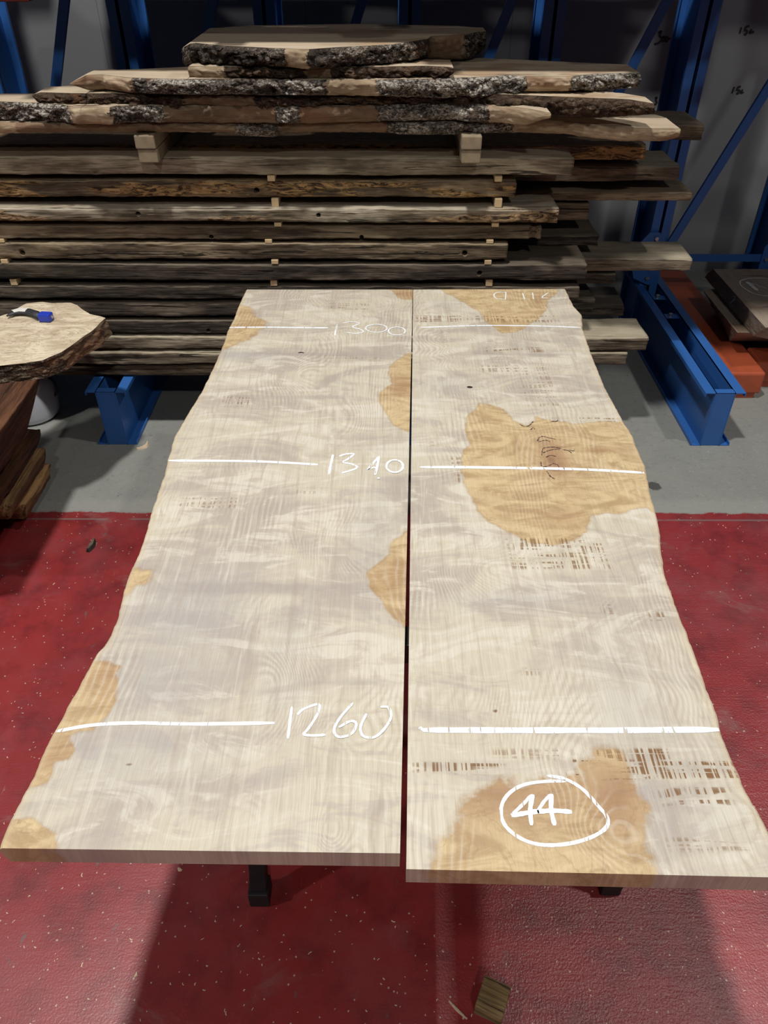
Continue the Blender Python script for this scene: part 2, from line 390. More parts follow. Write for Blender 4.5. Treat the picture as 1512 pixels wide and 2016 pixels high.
def ribbons(name, strokes, width, surf, mat, parent, smooth=True, wig=.10, lift=.0006, n=6):
    """strokes: lists of photographed points; each is carried onto the surface function surf(px, py) -> (point, normal)"""
    v = []; f = []
    for si, s in enumerate(strokes):
        w0 = width; lf = lift + .00025 * si
        if isinstance(s, tuple): s, w0 = s
        pts = [Vector((a, b, 0)) for a, b in s]
        pts = catmull(pts, n) if smooth and len(pts) > 2 else [pts[0].lerp(pts[1], k / 8) for k in range(9)] if len(pts) == 2 else pts
        W3 = [surf(q.x, q.y) for q in pts]
        k0 = len(v)
        for i, (q, nr) in enumerate(W3):
            a = W3[max(0, i - 1)][0]; b = W3[min(len(W3) - 1, i + 1)][0]; tg = (b - a)
            tg = tg.normalized() if tg.length > 1e-9 else Vector((1, 0, 0))
            sd = nr.cross(tg).normalized(); ww = w0 / 2 * (1 + wig * random.uniform(-1, 1))
            if i in (0, len(W3) - 1): ww *= .6
            v += [tuple(q + sd * ww + nr * lf), tuple(q - sd * ww + nr * lf)]
            if i: m = k0 + 2 * i; f.append((m - 2, m - 1, m + 1, m))
    return meshobj(name, v, f, mat, parent)

def zoomer(s, ox, oy): return lambda L: [(x / s + ox, y / s + oy) for x, y in L]

# ------------------------------------------------------------------ the two planed slabs
ZS = .80; TS = .044
left_outer = [(487, 570), (471, 604), (463, 627), (451, 650), (444, 673), (431, 705), (417, 735), (400, 770), (372, 815), (347, 858), (334, 904), (326, 937), (317, 962), (309, 985), (301, 1010), (289, 1056), (278, 1087), (262, 1122), (253, 1142), (246, 1173), (235, 1218), (222, 1250), (208, 1272), (198, 1282), (171, 1328), (155, 1360), (137, 1392), (112, 1438), (91, 1478), (78, 1510), (64, 1542), (40, 1585), (21, 1623), (3, 1670)]
right_outer = [(1111, 569), (1127, 602), (1143, 619), (1144, 644), (1151, 665), (1161, 695), (1176, 732), (1188, 762), (1205, 793), (1225, 830), (1242, 857), (1252, 884), (1267, 917), (1271, 941), (1276, 968), (1287, 1005), (1296, 1049), (1297, 1080), (1305, 1131), (1323, 1181), (1340, 1227), (1365, 1289), (1386, 1352), (1407, 1406), (1414, 1439), (1433, 1487), (1458, 1545), (1482, 1589), (1512, 1642), (1530, 1680), (1552, 1728)]
zA = zoomer(3.436, 400, 560); zB = zoomer(2.965, 790, 560); zC = zoomer(2.439, 200, 960); zD = zoomer(2.4, 790, 1060); zE = zoomer(1.867, 0, 1280); zG = zoomer(2.066, 780, 1400)
stainsL = [zA([(300, 150), (345, 210), (420, 255), (430, 280), (370, 310), (350, 345), (260, 390), (200, 425), (80, 450), (120, 300), (200, 120)]),
    zA([(1410, 455), (1280, 530), (1255, 590), (1280, 670), (1190, 735), (1200, 810), (1240, 880), (1300, 960), (1400, 1005), (1460, 1005), (1460, 440)]),
    zC([(1465, 215), (1400, 250), (1380, 320), (1310, 380), (1270, 410), (1290, 480), (1350, 540), (1400, 620), (1450, 670), (1520, 700), (1520, 200)]),
    zA([(1260, 20), (1300, 75), (1340, 100), (1460, 110), (1460, 10)]),
    zE([(350, 45), (400, 40), (440, 60), (430, 180), (390, 240), (340, 290), (260, 320), (280, 370), (250, 400), (200, 410), (175, 490), (60, 510), (90, 440), (180, 300), (300, 50)]),
    zE([(50, 620), (130, 620), (150, 655), (215, 665), (215, 740), (-30, 745), (10, 640)]),
    zC([(150, 395), (230, 400), (230, 450), (200, 470), (100, 530), (60, 500)])]
stainsR = [zB([(230, 10), (230, 35), (300, 70), (460, 160), (490, 215), (560, 260), (590, 285), (680, 280), (740, 240), (800, 200), (840, 150), (850, 95), (910, 45), (910, 10)]),
    zB([(460, 695), (390, 770), (370, 850), (400, 930), (360, 970), (355, 1100), (385, 1200), (430, 1290), (460, 1340), (530, 1400), (700, 1480), (740, 1510), (900, 1525), (1000, 1490), (1080, 1440), (1110, 1350), (1200, 1335), (1270, 1345), (1340, 1310), (1430, 1300), (1470, 1330), (1520, 1330), (1480, 1130), (1420, 960), (1340, 805), (1150, 800), (1000, 815), (960, 800), (900, 800), (840, 790), (790, 775), (770, 800), (730, 830), (660, 790), (600, 730), (540, 705)]),
    zG([(430, 280), (520, 290), (740, 270), (760, 200), (810, 160), (920, 165), (950, 230), (970, 330), (1020, 400), (1020, 500), (1040, 600), (1060, 665), (1060, 700), (600, 700), (120, 690), (150, 630), (180, 540), (240, 430), (300, 340)])]

def sdist(X, Y, poly):
    """signed distance (positive inside) of many points to one polygon"""
    P = np.array([at(a, b, z=ZS)[:2] for a, b in poly]); n = len(P); d = np.full(X.shape, 1e9); ins = np.zeros(X.shape, bool)
    for i in range(n):
        a = P[i]; b = P[(i + 1) % n]; e = b - a; wx = X - a[0]; wy = Y - a[1]
        t = np.clip((wx * e[0] + wy * e[1]) / max(e @ e, 1e-12), 0, 1); d = np.minimum(d, np.hypot(wx - t * e[0], wy - t * e[1]))
        c = ((a[1] > Y) != (b[1] > Y)); xi = (b[0] - a[0]) * (Y - a[1]) / (b[1] - a[1] if abs(b[1] - a[1]) > 1e-9 else 1e-9) + a[0]
        ins ^= c & (X < xi)
    return np.where(ins, d, -d)

def gauss(X, Y, px, py, sx, sy):
    c = at(px, py, z=ZS); return np.exp(-((X - c.x) / sx) ** 2 - ((Y - c.y) / sy) ** 2)

def planed_slab(name, inner, outer, stains, side, eyes, hots, bands, ticks, knots, greys):
    i0 = at(*inner[0], z=ZS); i1 = at(*inner[1], z=ZS)            # back and front of the straight inner edge
    O = [at(a, b, z=ZS) for a, b in outer]
    nv, nu = 470, 130
    oy = np.array([o.y for o in O])[::-1]; ox = np.array([o.x for o in O])[::-1]
    T = np.linspace(0, 1, nv)
    fyI, fyO = i1.y, O[-1].y; byI, byO = i0.y, O[0].y
    Yi = fyI + (byI - fyI) * T; Yo = fyO + (byO - fyO) * T
    Xi = np.interp(Yi, [i1.y, i0.y], [i1.x, i0.x]); Xo = np.interp(Yo, oy, ox)
    Xo = Xo + np.array([.0022 * noise.noise(Vector((y * 26, side * 3, 1))) + .0012 * noise.noise(Vector((y * 80, side * 3, 4))) for y in Yo])
    U = np.linspace(0, 1, nu)
    X = Xi[:, None] * (1 - U) + Xo[:, None] * U; Y = Yi[:, None] * (1 - U) + Yo[:, None] * U
    # live edge: the last column rounds over; build ring sections
    rings = []
    for j in range(nv):
        r = [(X[j, k], Y[j, k], ZS) for k in range(nu)]
        rings.append(r)
    V = [p for r in rings for p in r]; Fc = []
    for j in range(nv - 1):
        for k in range(nu - 1):
            a = j * nu + k; q = (a, a + 1, a + nu + 1, a + nu)
            Fc.append(q if side > 0 else q[::-1])
    def strip(top_idx, drops, flip):
        """extra rows below an edge of the top; drops: list of (outward, z)"""
        prev = top_idx; rows = []
        for (o, z, outward) in drops:
            cur = []
            for n_, i in enumerate(top_idx):
                x, y, _ = V[i]; dx, dy = outward(n_)
                V.append((x + dx * o, y + dy * o, z)); cur.append(len(V) - 1)
            for a in range(len(cur) - 1):
                q = (prev[a], prev[a + 1], cur[a + 1], cur[a]); Fc.append(q[::-1] if flip else q)
            prev = cur; rows.append(cur)
        return rows
    oc = [j * nu + nu - 1 for j in range(nv)]; ic = [j * nu for j in range(nv)]
    fr = list(range(nu)); bk = [(nv - 1) * nu + k for k in range(nu)]
    out = lambda n_: (side, 0)
    lo = strip(oc, [(.004 , ZS - .0025, out), (.0065, ZS - .008, out), (.004, ZS - .03, out), (-.004, ZS - TS, out)], side < 0)
    li = strip(ic, [(0, ZS - TS, out)], side > 0)
    lf = strip(fr, [(0, ZS - .002, out), (0, ZS - TS, out)], side > 0)
    lb = strip(bk, [(0, ZS - TS, out)], side < 0)
    for rw, fr_, e_ in ((0, lf, 0), (-1, lb, 1)):
        c_ = [oc[rw]] + [r[rw] for r in lo] + [fr_[-1][-1]] + ([fr_[0][-1]] if e_ == 0 else [])
        q = tuple(c_); Fc.append(q if (side > 0) == (e_ == 0) else q[::-1])
    lo = lo[-1]; li = li[-1]
    for j in range(nv - 1):
        q = (li[j], lo[j], lo[j + 1], li[j + 1]); Fc.append(q[::-1] if side > 0 else q)
    # corner closures between the end strips and the live edge
    nT = nu * nv
    o = meshobj(name, V, Fc, M['maple'])
    A = np.array(V); x = A[:, 0]; y = A[:, 1]
    # fields
    sd = np.full(len(V), -1.)
    for si, s in enumerate(stains): sd = np.maximum(sd, sdist(x, y, s) * (.45 if side > 0 and si == 2 else .45 if side < 0 and si in (0, 6) else 1))
    ph = np.array([a / .0135 + 5.5 * noise.noise(Vector((a * 2.2 + side * 5, b * .9, 0))) + 2.6 * fbm(a * 5, b * 2.2, side * 2., 3) + 2.2 * max(0, noise.noise(Vector((a * 2, b * 1.5, 7 + side)))) * math.sin(b * 42 + 5 * noise.noise(Vector((a * 6, b * 3, 2)))) for a, b in zip(x, y)])
    for (px, py, sx, sy, am) in eyes: ph += am * gauss(x, y, px, py, sx, sy)
    def field(L):
        q = np.zeros(len(V))
        for (px, py, sx, sy, am) in L: q = np.maximum(q, am * gauss(x, y, px, py, sx, sy))
        return q
    bd = np.zeros(len(V))
    for (px0, px1, py, sy, am) in bands:
        a = at(px0, py, z=ZS); b = at(px1, py, z=ZS)
        wx = np.clip((x - a.x) / .05, 0, 1) * np.clip((b.x - x) / .08, 0, 1)
        bd = np.maximum(bd, am * wx * np.exp(-((y - a.y) / sy) ** 4))
    tk = np.zeros(len(V))
    for (px0, py0, px1, py1, am) in ticks:
        a = at(px0, py1, z=ZS); b = at(px1, py0, z=ZS)
        e = .02; w = np.clip((x - a.x) / e, 0, 1) * np.clip((b.x - x) / e, 0, 1) * np.clip((y - a.y) / .006 + .5, 0, 1) * np.clip((b.y - y) / .006 + .5, 0, 1)
        tk = np.maximum(tk, am * w)
    rim = np.zeros(len(V)); top = np.zeros(len(V), bool); top[:nT] = True
    wl_ = np.abs(x - np.interp(y, oy, ox)); rim[:] = np.clip(1 - wl_ / .012, 0, 1) * .8
    rim[nT:nT + 4 * nv] = 1.
    for nm, val in (('stain', sd), ('phase', ph), ('hot', field(hots)), ('band', bd), ('tick', tk), ('knot', field(knots)), ('grey', field(greys)), ('rim', rim), ('soft', np.ones(len(V)) * .86)):
        at_ = o.data.attributes.new(nm, 'FLOAT', 'POINT'); at_.data.foreach_set('value', val.astype(np.float32))
    return recentre(o)

slabL = planed_slab('live_edge_plank', [(812.5, 570), (787.5, 1680)], left_outer, stainsL, -1,
    eyes=[(640, 1520, .045, .16, 9), (590, 740, .07, .10, 7), (700, 830, .06, .12, -6), (470, 1640, .06, .10, 9), (690, 1080, .05, .08, 5), (540, 1350, .05, .09, -6), (650, 1640, .03, .04, 5), (560, 1120, .06, .1, -5), (620, 1240, .05, .12, 6)],
    hots=[(225, 1320, .05, .08, .7), (790, 760, .05, .06, .8), (780, 1130, .05, .05, .5), (800, 580, .05, .05, .8), (120, 1480, .05, .04, .6)],
    bands=[(400, 820, 697, .014, .8), (400, 700, 782, .012, .7), (450, 800, 882, .012, .6), (560, 810, 990, .018, .7), (260, 810, 1158, .022, .8), (480, 810, 1352, .022, .8), (110, 420, 1295, .004, .5)],
    ticks=[(430, 780, 500, 800, .9), (640, 596, 730, 612, .6), (330, 980, 480, 1000, .7), (620, 700, 760, 712, .5), (560, 960, 640, 972, .5)],
    knots=[(592, 694, .010, .006, 1.1), (255, 1700 - 545, .02, .01, .5), (254, 1505, .009, .005, .8), (38, 1618, .006, .008, .8), (505, 1465, .008, .005, .6), (590, 1375, .012, .006, .4)],
    greys=[(450, 700, .16, .04, .8), (370, 1200, .15, .16, .8), (300, 1330, .14, .12, .7), (250, 1480, .18, .1, .55), (560, 1300, .06, .2, .4), (740, 1050, .06, .2, .4)])
tag(slabL, 'left planed pale hardwood slab on trestles, marked 1300, 1340 and 1260', 'wood slab')
slabR = planed_slab('live_edge_plank', [(813.5, 570), (800, 1711)], right_outer, stainsR, 1,
    eyes=[(1010, 1265, .03, .05, 9), (925, 765, .035, .035, 8), (1000, 690, .06, .06, -6), (950, 1120, .09, .07, 8), (1100, 1500, .10, .1, 6), (930, 1330, .07, .14, -5), (860, 600, .05, .03, 5), (1180, 1120, .06, .1, -6), (1180, 1640, .07, .06, 6)],
    hots=[(1000, 1560, .14, .06, .85), (1210, 1570, .06, .07, .95), (1092, 905, .045, .10, 1.1), (1200, 885, .10, .02, .5), (1080, 1012, .12, .015, .45), (1120, 1020, .05, .05, .5), (1060, 590, .03, .04, .4), (1140, 975, .04, .03, .3)],
    bands=[(813, 960, 628, .012, .7), (815, 1140, 697, .010, .9), (813, 1080, 788, .012, .9), (813, 1230, 886, .012, .95), (880, 1100, 1010, .014, .9), (850, 1130, 1169, .017, 1.), (805, 965, 1352, .003, .8), (805, 1450, 1512, .016, .55)],
    ticks=[(815, 622, 1100, 634, .9), (950, 684, 1070, 694, 1.), (940, 720, 1080, 732, .7), (1030, 735, 1090, 800, .6), (1000, 1060, 1190, 1120, 1.), (815, 870, 870, 880, .5), (815, 1160, 830, 1185, 1.), (880, 900, 915, 950, .8), (1080, 822, 1220, 830, 1.), (1150, 1475, 1240, 1500, .9), (805, 1500, 1000, 1522, 1.2), (1110, 1496, 1460, 1534, 1.5), (1250, 1474, 1320, 1530, 1.5), (1290, 1550, 1440, 1585, 1.2), (960, 1475, 1130, 1495, .7), (1185, 1190, 1210, 1220, 1.), (1270, 1205, 1320, 1222, 1.), (1310, 1650, 1480, 1675, .8), (1020, 1315, 1070, 1330, .7)],
    knots=[(925, 763, .010, .006, 1.2), (1085, 905, .022, .03, .62), (1100, 880, .018, .02, .6), (975, 1400, .006, .006, 1.), (1093, 925, .03, .016, .7)],
    greys=[(880, 600, .05, .04, .4), (1010, 1180, .16, .03, .5), (1250, 1400, .1, .2, .35), (1300, 1600, .14, .08, .4), (880, 760, .1, .06, .4)])
tag(slabR, 'right planed pale hardwood slab on trestles, with the circled 44 and large honey patches', 'wood slab')

topsurf = lambda x, y: (at(x, y, z=ZS), Vector((0, 0, 1)))
def topchild(o, parent):
    o.parent = parent; o.matrix_parent_inverse = Matrix.Translation(-parent.location); return o
def ell(cx, cy, rx, ry, n=14, ph=0): return [(cx + rx * math.cos(2 * PI * i / n + ph), cy + ry * math.sin(2 * PI * i / n + ph)) for i in range(n + 1)]
def mark(name, strokes, w, parent, label=None, mat='paint', **k):
    o = topchild(ribbons(name, strokes, w, topsurf, M[mat], None, **k), parent)
    if label: o['label'] = label
    return o
mark('paint_line', [(zA([(178, 292), (420, 290), (640, 293), (845, 294)]), .011)], .011, slabL, 'white line across the far end')
mark('paint_line', [([(332, 907), (480, 908), (560, 911), (626, 915)], .011)], .011, slabL, 'white line across the middle')
mark('paint_line', [(zE([(206, 299), (340, 276), (500, 268), (700, 272), (1010, 268)]), .008)], .008, slabL, 'white line across the near end')
mark('painted_number', [zA([(905, 270), (898, 305), (890, 347)]), zA([(945, 262), (1000, 254), (1060, 262), (1012, 288), (1065, 305), (1082, 322), (1030, 333), (970, 325)]), zA(ell(1172, 298, 72, 27)), zA(ell(1310, 317, 57, 27))], .0055, slabL, 'white hand-painted 1300')
mark('painted_number', [zA([(878, 1152), (865, 1215), (850, 1285)]), zA([(920, 1165), (960, 1150), (1018, 1148), (980, 1182), (945, 1203), (1010, 1218), (1042, 1240), (990, 1262), (938, 1276)]), zA([(1190, 1165), (1155, 1205), (1115, 1255), (1150, 1240), (1182, 1245)]), zA([(1190, 1165), (1178, 1230), (1163, 1292)]), zA(ell(1296, 1232, 56, 42)), zA([(1183, 1310), (1190, 1318)])], .0072, slabL, 'white hand-painted 1340')
mark('painted_number', [zE([(1073, 208), (1066, 262), (1058, 325)]), zE([(1093, 238), (1115, 218), (1168, 200), (1172, 225), (1140, 280), (1113, 312)]), zE([(1113, 312), (1155, 315), (1197, 312)]), zE([(1298, 195), (1250, 250), (1228, 295), (1245, 320), (1290, 310), (1310, 275), (1290, 262), (1245, 285)]), zE([(1347, 235), (1325, 285), (1335, 317), (1375, 322), (1412, 292), (1437, 248), (1428, 213), (1398, 210)])], .0055, slabL, 'white hand-painted 1260')
mark('paint_line', [(zB([(115, 252), (300, 245), (500, 240), (800, 243), (1048, 252)]), .009)], .009, slabR, 'white line across the far end')
mark('paint_line', [(zB([(110, 1067), (400, 1068), (800, 1074), (1100, 1082), (1418, 1100)]), .012)], .012, slabR, 'white line across the middle')
mark('paint_line', [(zG([(93, 66), (112, 77), (130, 78)]), .007), (zG([(108, 78), (500, 79), (900, 79), (1312, 76)]), .0135)], .012, slabR, 'wide white line across the near end')
mark('painted_digit', [(zG([(550, 342), (515, 380), (468, 424)]), .006), (zG([(468, 426), (530, 415), (580, 408)]), .009), (zG([(556, 340), (545, 400), (550, 466)]), .008)], .008, slabR, 'first white 4 of the 44')
mark('painted_digit', [(zG([(628, 340), (600, 370), (574, 410)]), .006), (zG([(574, 410), (640, 406), (715, 411)]), .009), (zG([(632, 338), (630, 400), (644, 467)]), .008)], .008, slabR, 'second white 4 of the 44')
mark('painted_circle', [(zG([(612, 262), (690, 278), (760, 320), (820, 385), (860, 437), (850, 478), (790, 515), (700, 540), (600, 545), (520, 525), (455, 480), (428, 430), (432, 375), (465, 330), (520, 300), (600, 287), (690, 285)]), .0066)], .0066, slabR, 'white circle around the 44')
zH = zoomer(2.953, 1000, 230); zI = zoomer(2.52, 500, 230)
mark('painted_letter', [zI([(1250, 868), (1247, 908)]), zI([(1247, 906), (1205, 903), (1190, 885), (1210, 871), (1252, 872)])], .0045, slabR, 'white upside-down D')
for st_, nm_ in (([(85, 1025), (97, 1062)], 'white 1 beside the upside-down D'), ([(143, 1022), (148, 1060)], 'white 1 before the upside-down 7'), ([(234, 1023), (198, 1050), (234, 1053)], 'white upside-down 7')):
    mark('painted_digit', [zH(st_)], .0045, slabR, nm_)
cracks = [zB(q) for q in ([(795, 915), (805, 895), (830, 888), (865, 897), (900, 903)], [(800, 920), (840, 910), (870, 918)], [(820, 1000), (825, 962), (850, 952), (890, 950), (930, 958)], [(825, 985), (860, 970), (905, 962), (930, 968)], [(845, 1010), (870, 998), (905, 1005)], [(940, 965), (975, 970), (995, 985)], [(980, 965), (1005, 972), (1012, 962)], [(755, 850), (770, 835), (780, 848)], [(815, 1035), (820, 1060), (850, 1062), (880, 1050)], [(880, 1045), (910, 1052), (925, 1070), (955, 1075)], [(848, 1088), (870, 1120), (895, 1135)], [(840, 1068), (870, 1075), (900, 1068)], [(690, 815), (715, 828), (745, 825), (770, 800)], [(875, 800), (905, 800), (915, 790)])]
for q in cracks: mark('bark_inclusion', [q], .0030, slabR, 'dark crack with ingrown bark', mat='crackc', wig=.8, lift=.0003)
mark('bark_inclusion', [zB([(385, 600), (400, 598), (414, 602)])], .010, slabR, 'small dark knot hole', mat='hole', lift=.0003)
mark('bark_inclusion', [zA([(642, 463), (660, 459), (682, 463)])], .005, slabL, 'small dark knot hole', mat='hole', lift=.0003)

# ------------------------------------------------------------------ trestles under the slabs
def trestle(yc, xs, label):
    e = empty('trestle', ((xs[0] + xs[-1]) / 2, yc, 0)); zt = ZS - TS
    def P(x, y, z): return (x - e.location.x, y - yc, z)
    MB().box(xs[0] - .06 - e.location.x, xs[-1] + .0 - e.location.x, -.03, .03, zt - .06, zt).build('top_rail', M['black'], e, .003)
    for x in xs:
        for s in (-1, 1):
            ty = .03 * (x > e.location.x)
            lx = x + (.012 if x < e.location.x else -.03)
            lg = MB().bar(P(lx, yc + s * .02, zt - .06), P(x, yc + s * .22 + ty, .05), .042, .042).build('leg', M['black'], e, .003)
            b = MB().box(x - .026 - e.location.x, x + .026 - e.location.x, s * .22 + ty - .028, s * .22 + ty + .028, 0, .06); b.build('foot', M['black'], lg, .003)
        MB().bar(P(x, yc - .15, .30), P(x, yc + .15, .30), .03, .02, Vector((0, 0, 1))).build('spreader', M['black'], e)
    tag(e, label, 'trestle'); return e
trestle(1.16, (-.318, .592), 'black steel trestle under the near end of the planed slabs')
trestle(2.45, (-.33, .55), 'black steel trestle under the far end of the planed slabs')

# ------------------------------------------------------------------ blue cantilever rack
rack = empty('cantilever_rack', (0, 4.5, 0)); tag(rack, 'tall blue steel cantilever rack holding the timber, standing before the grey wall', 'rack')
YU = 4.5
def rk(mb, name, parent=rack, mat='blue', bevel=0):
    o = mb.build(name, M[mat], parent, bevel)
    if parent is rack: o.matrix_parent_inverse = Matrix.Translation((0, -YU, 0))
    return o
def channel(mb, x0, x1, y0, y1, z0, z1, t, openx, lip=.018):
    """C profile lying along Y: web at one side, flanges with lips to the other"""
    w0, w1 = (x0, x0 + t) if openx > 0 else (x1 - t, x1)
    mb.box(w0, w1, y0, y1, z0, z1); mb.box(x0, x1, y0, y1, z1 - t, z1); mb.box(x0, x1, y0, y1, z0, z0 + t)
    l0, l1 = (x1 - t, x1) if openx > 0 else (x0, x0 + t)
    mb.box(l0, l1, y0, y1, z1 - lip, z1 - t); mb.box(l0, l1, y0, y1, z0 + t, z0 + lip)
UX = [-3.37, -2.67, -1.97, -1.268, -.58, .12, .815, 1.552, 2.27, 2.97]
for x in UX:
    base = MB(); w, fl_ = .046, .092; y0, y1, zt = (3.06 if x < 2 else 4.38), YU + .12, .285
    channel(base, x - fl_, x - w + .004, y0, y1, 0, zt, .004, -1); channel(base, x + w - .004, x + fl_, y0, y1, 0, zt, .004, 1)
    b = rk(base, 'base_beam')
    ep = MB().box(x - w + .004, x + w - .004, y0 + .001, y0 + .006, .001, zt + .001).box(x - w + .004, x + w - .004, y0 + .001, y0 + .035, zt - .003, zt + .002); ep.build('end_plate', M['blue'], b, .001)
    for yy in ((3.9, 4.15) if x < 2 else ()):
        sp = MB().box(x - w + .004, x + w - .004, yy, yy + .05, zt - .02, zt - .016); sp.build('spacer_plate', M['blue'], b)
        MB().cyl((x, yy + .02, zt - .016), (x, yy + .02, zt + .0), .012, 6).build('bolt', M['steel'], b)
    up = MB(); d0_, d1_ = 4.30, 4.62; xo = x; x = x - .022 * max(-.4, x / 1.5)
    for s in (-1, 1):
        a, c = (x - .052, x - .004) if s < 0 else (x + .004, x + .052)
        t = .004
        web = (c - t, c) if s < 0 else (a, a + t)
        up.box(web[0], web[1], d0_, d1_, .01, 4.2); up.box(a, c, d0_, d0_ + t, .01, 4.2); up.box(a, c, d1_ - t, d1_, .01, 4.2)
        lp = (a, a + t) if s < 0 else (c - t, c)
        up.box(lp[0], lp[1], d0_ + t, d0_ + .02, .01, 4.2); up.box(lp[0], lp[1], d1_ - .02, d1_ - t, .01, 4.2)
    u = rk(up, 'upright')
    for zz in [0.12 + .15 * i for i in range(24)]:
        if x > 2: MB().cyl((x - .03, d0_ - .001, zz), (x - .03, d0_ + .003, zz), .005, 10).build('bolt_hole', M['hole'], u)  # dark disc painted on for the shaded hole
# braces between the uprights, tie bars, gusset plates with bolts
for i in range(len(UX) - 1):
    a, b = UX[i] + .03, UX[i + 1] - .03
    rk(MB().bar((a, YU - .215, .50), (b, YU - .215, 2.18), .045, .02), 'diagonal_brace')
    rk(MB().bar((a, YU - .21, .455), (b, YU - .21, .455), .04, .012), 'tie_bar')
    rk(MB().bar((a, YU - .21, 2.25), (b, YU - .21, 2.25), .04, .012), 'tie_bar')
for i in (6, 7, 8):
    b = UX[i + 1]
    prof = [(-.145, .40), (-.125, .34), (-.03, .30), (0, .33), (0, .56), (-.03, .60), (-.085, .60), (-.145, .52)]
    v, f = loft([[(b + p, YU - .225, q) for p, q in prof], [(b + p, YU - .219, q) for p, q in prof]])
    g = meshobj('gusset_plate', v, f, M['blue'], rack); fix_normals(g); g.matrix_parent_inverse = Matrix.Translation((0, -YU, 0))
    for (p, q) in ((-.12, .455), (-.04, .55), (-.05, .345), (-.045, .57)):
        MB().cyl((b + p, YU - .240, q), (b + p, YU - .224, q), .011, 6).build('bolt', M['steel'], g)
# arms of the upper levels (the lower end of one is seen under the slabs at the left)
for i, x in enumerate(UX):
    for z, y0 in (((1.20, 3.12), (2.30, 3.05)) if x < -1.5 else ((2.30, 3.05),) if x > 1.8 else ((1.94, 3.05),)):
        v, f = loft([[(x - .05, y0, z + .05), (x + .05, y0, z + .05), (x + .05, y0, z + .11), (x - .05, y0, z + .11)],
                     [(x - .05, YU - .205, z - .06), (x + .05, YU - .205, z - .06), (x + .05, YU - .205, z + .11), (x - .05, YU - .205, z + .11)]])
        g = meshobj('arm', v, f, M['blue'], rack); fix_normals(g); g.matrix_parent_inverse = Matrix.Translation((0, -YU, 0))

# ------------------------------------------------------------------ timber beams
def rounded(y0, y1, z0, z1, r=.004):
    """section of a sawn timber, points crowded towards the corners and on the front face"""
    h = z1 - z0; P = []
    for t in (0, .06, .5, .94): P.append((y0 + r + (y1 - y0 - 2 * r) * t, z0))
    P += [(y1 - r, z0), (y1, z0 + r), (y1, (z0 + z1) / 2), (y1, z1 - r), (y1 - r, z1)]
    for t in (.97, .7, .4, .15, .06, .02): P.append((y0 + r + (y1 - y0 - 2 * r) * t, z1))
    P += [(y0 + r, z1), (y0 + r * .3, z1 - r * .3)]
    for t in (1, .93, .82, .68, .5, .32, .18, .07, 0): P.append((y0, z0 + r + (h - 2 * r) * t))
    P.append((y0 + r * .3, z0 + r * .3)); P.append((y0 + r, z0))
    return P[:-1]

def beam(name, x0, x1, yf, dep, z0, z1, mat, label, holes=(), rough=.003, wane=0., notch=(), group=None, step=.010, axis='X', cat='beam', slope=0, parent=None, endr=.006, lean=0.):
    seed = random.uniform(0, 100); n = max(4, int((x1 - x0) / step)); sec = rounded(yf, yf + dep, z0, z1); rings = []
    cy, cz = yf + dep / 2, (z0 + z1) / 2
    for i in range(n + 1):
        x = x0 + (x1 - x0) * i / n; ring = []
        dz = .0045 * noise.noise(Vector((x * 1.3, seed, 0))) + slope * (x - x0)
        for (y, z) in sec:
            a = fbm(x * 5, (y + seed) * 22, z * 30, 4) * rough + fbm(x * 22, (y + seed) * 60, z * 110, 3) * rough * .6
            ny = (y - cy) / (dep / 2); nz = (z - cz) / ((z1 - z0) / 2); k = abs(ny) ** 18 * abs(nz) ** 7
            er = -k * (.001 + .011 * max(0, noise.noise(Vector((x * 3.1, seed + z * 9, 3)))) + .004 * abs(noise.noise(Vector((x * 19, seed, z * 9)))) + wane * max(0, .4 + noise.noise(Vector((x * 1.7, seed, z * 9)))))
            fy = ny if abs(ny) > .98 or k > .3 else 0; fz = nz if abs(nz) > .9 or k > .3 else 0
            yy = y + fy * (a + er); zz = z + fz * (a * .8 + er * .7) + dz
            for (nx, nw, nd) in notch:
                q = math.exp(-((x - nx) / nw) ** 4); yy += q * nd * (1 if y < cy else 0); zz -= q * nd * .5 * (1 if z > cz else 0)
            zz = min(max(zz, z0 - .002), z1 + .004)
            xx = x
            if i in (0, n): xx += endr * fbm(y * 22, z * 40, seed, 3)
            if lean: yy += lean * (z1 - z) / (z1 - z0)
            ring.append((xx, yy, zz) if axis == 'X' else (yy, xx, zz))
        rings.append(ring)
    v, f = loft(rings); o = meshobj(name, v, f, M[mat], parent, smooth=True); fix_normals(o)
    for (hx, hz, hr) in holes:
        # bored peg hole: cut it for real, its dark lining is a part
        c = MB().cyl((hx, yf - .05, hz), (hx, yf + .05, hz), hr, 18).build('cut', M['hole'])
        md = o.modifiers.new('b', 'BOOLEAN'); md.object = c; md.operation = 'DIFFERENCE'; md.solver = 'EXACT'
        dg = bpy.context.evaluated_depsgraph_get(); me = bpy.data.meshes.new_from_object(o.evaluated_get(dg)); o.modifiers.clear(); o.data = me
        bpy.data.objects.remove(c, do_unlink=True)
    recentre(o)
    if label: tag(o, label, cat, group)
    return o

def Z(px, row, y): return at(px, row, y=y).z
def X(px, row, y): return at(px, row, y=y).x
YF = 3.20
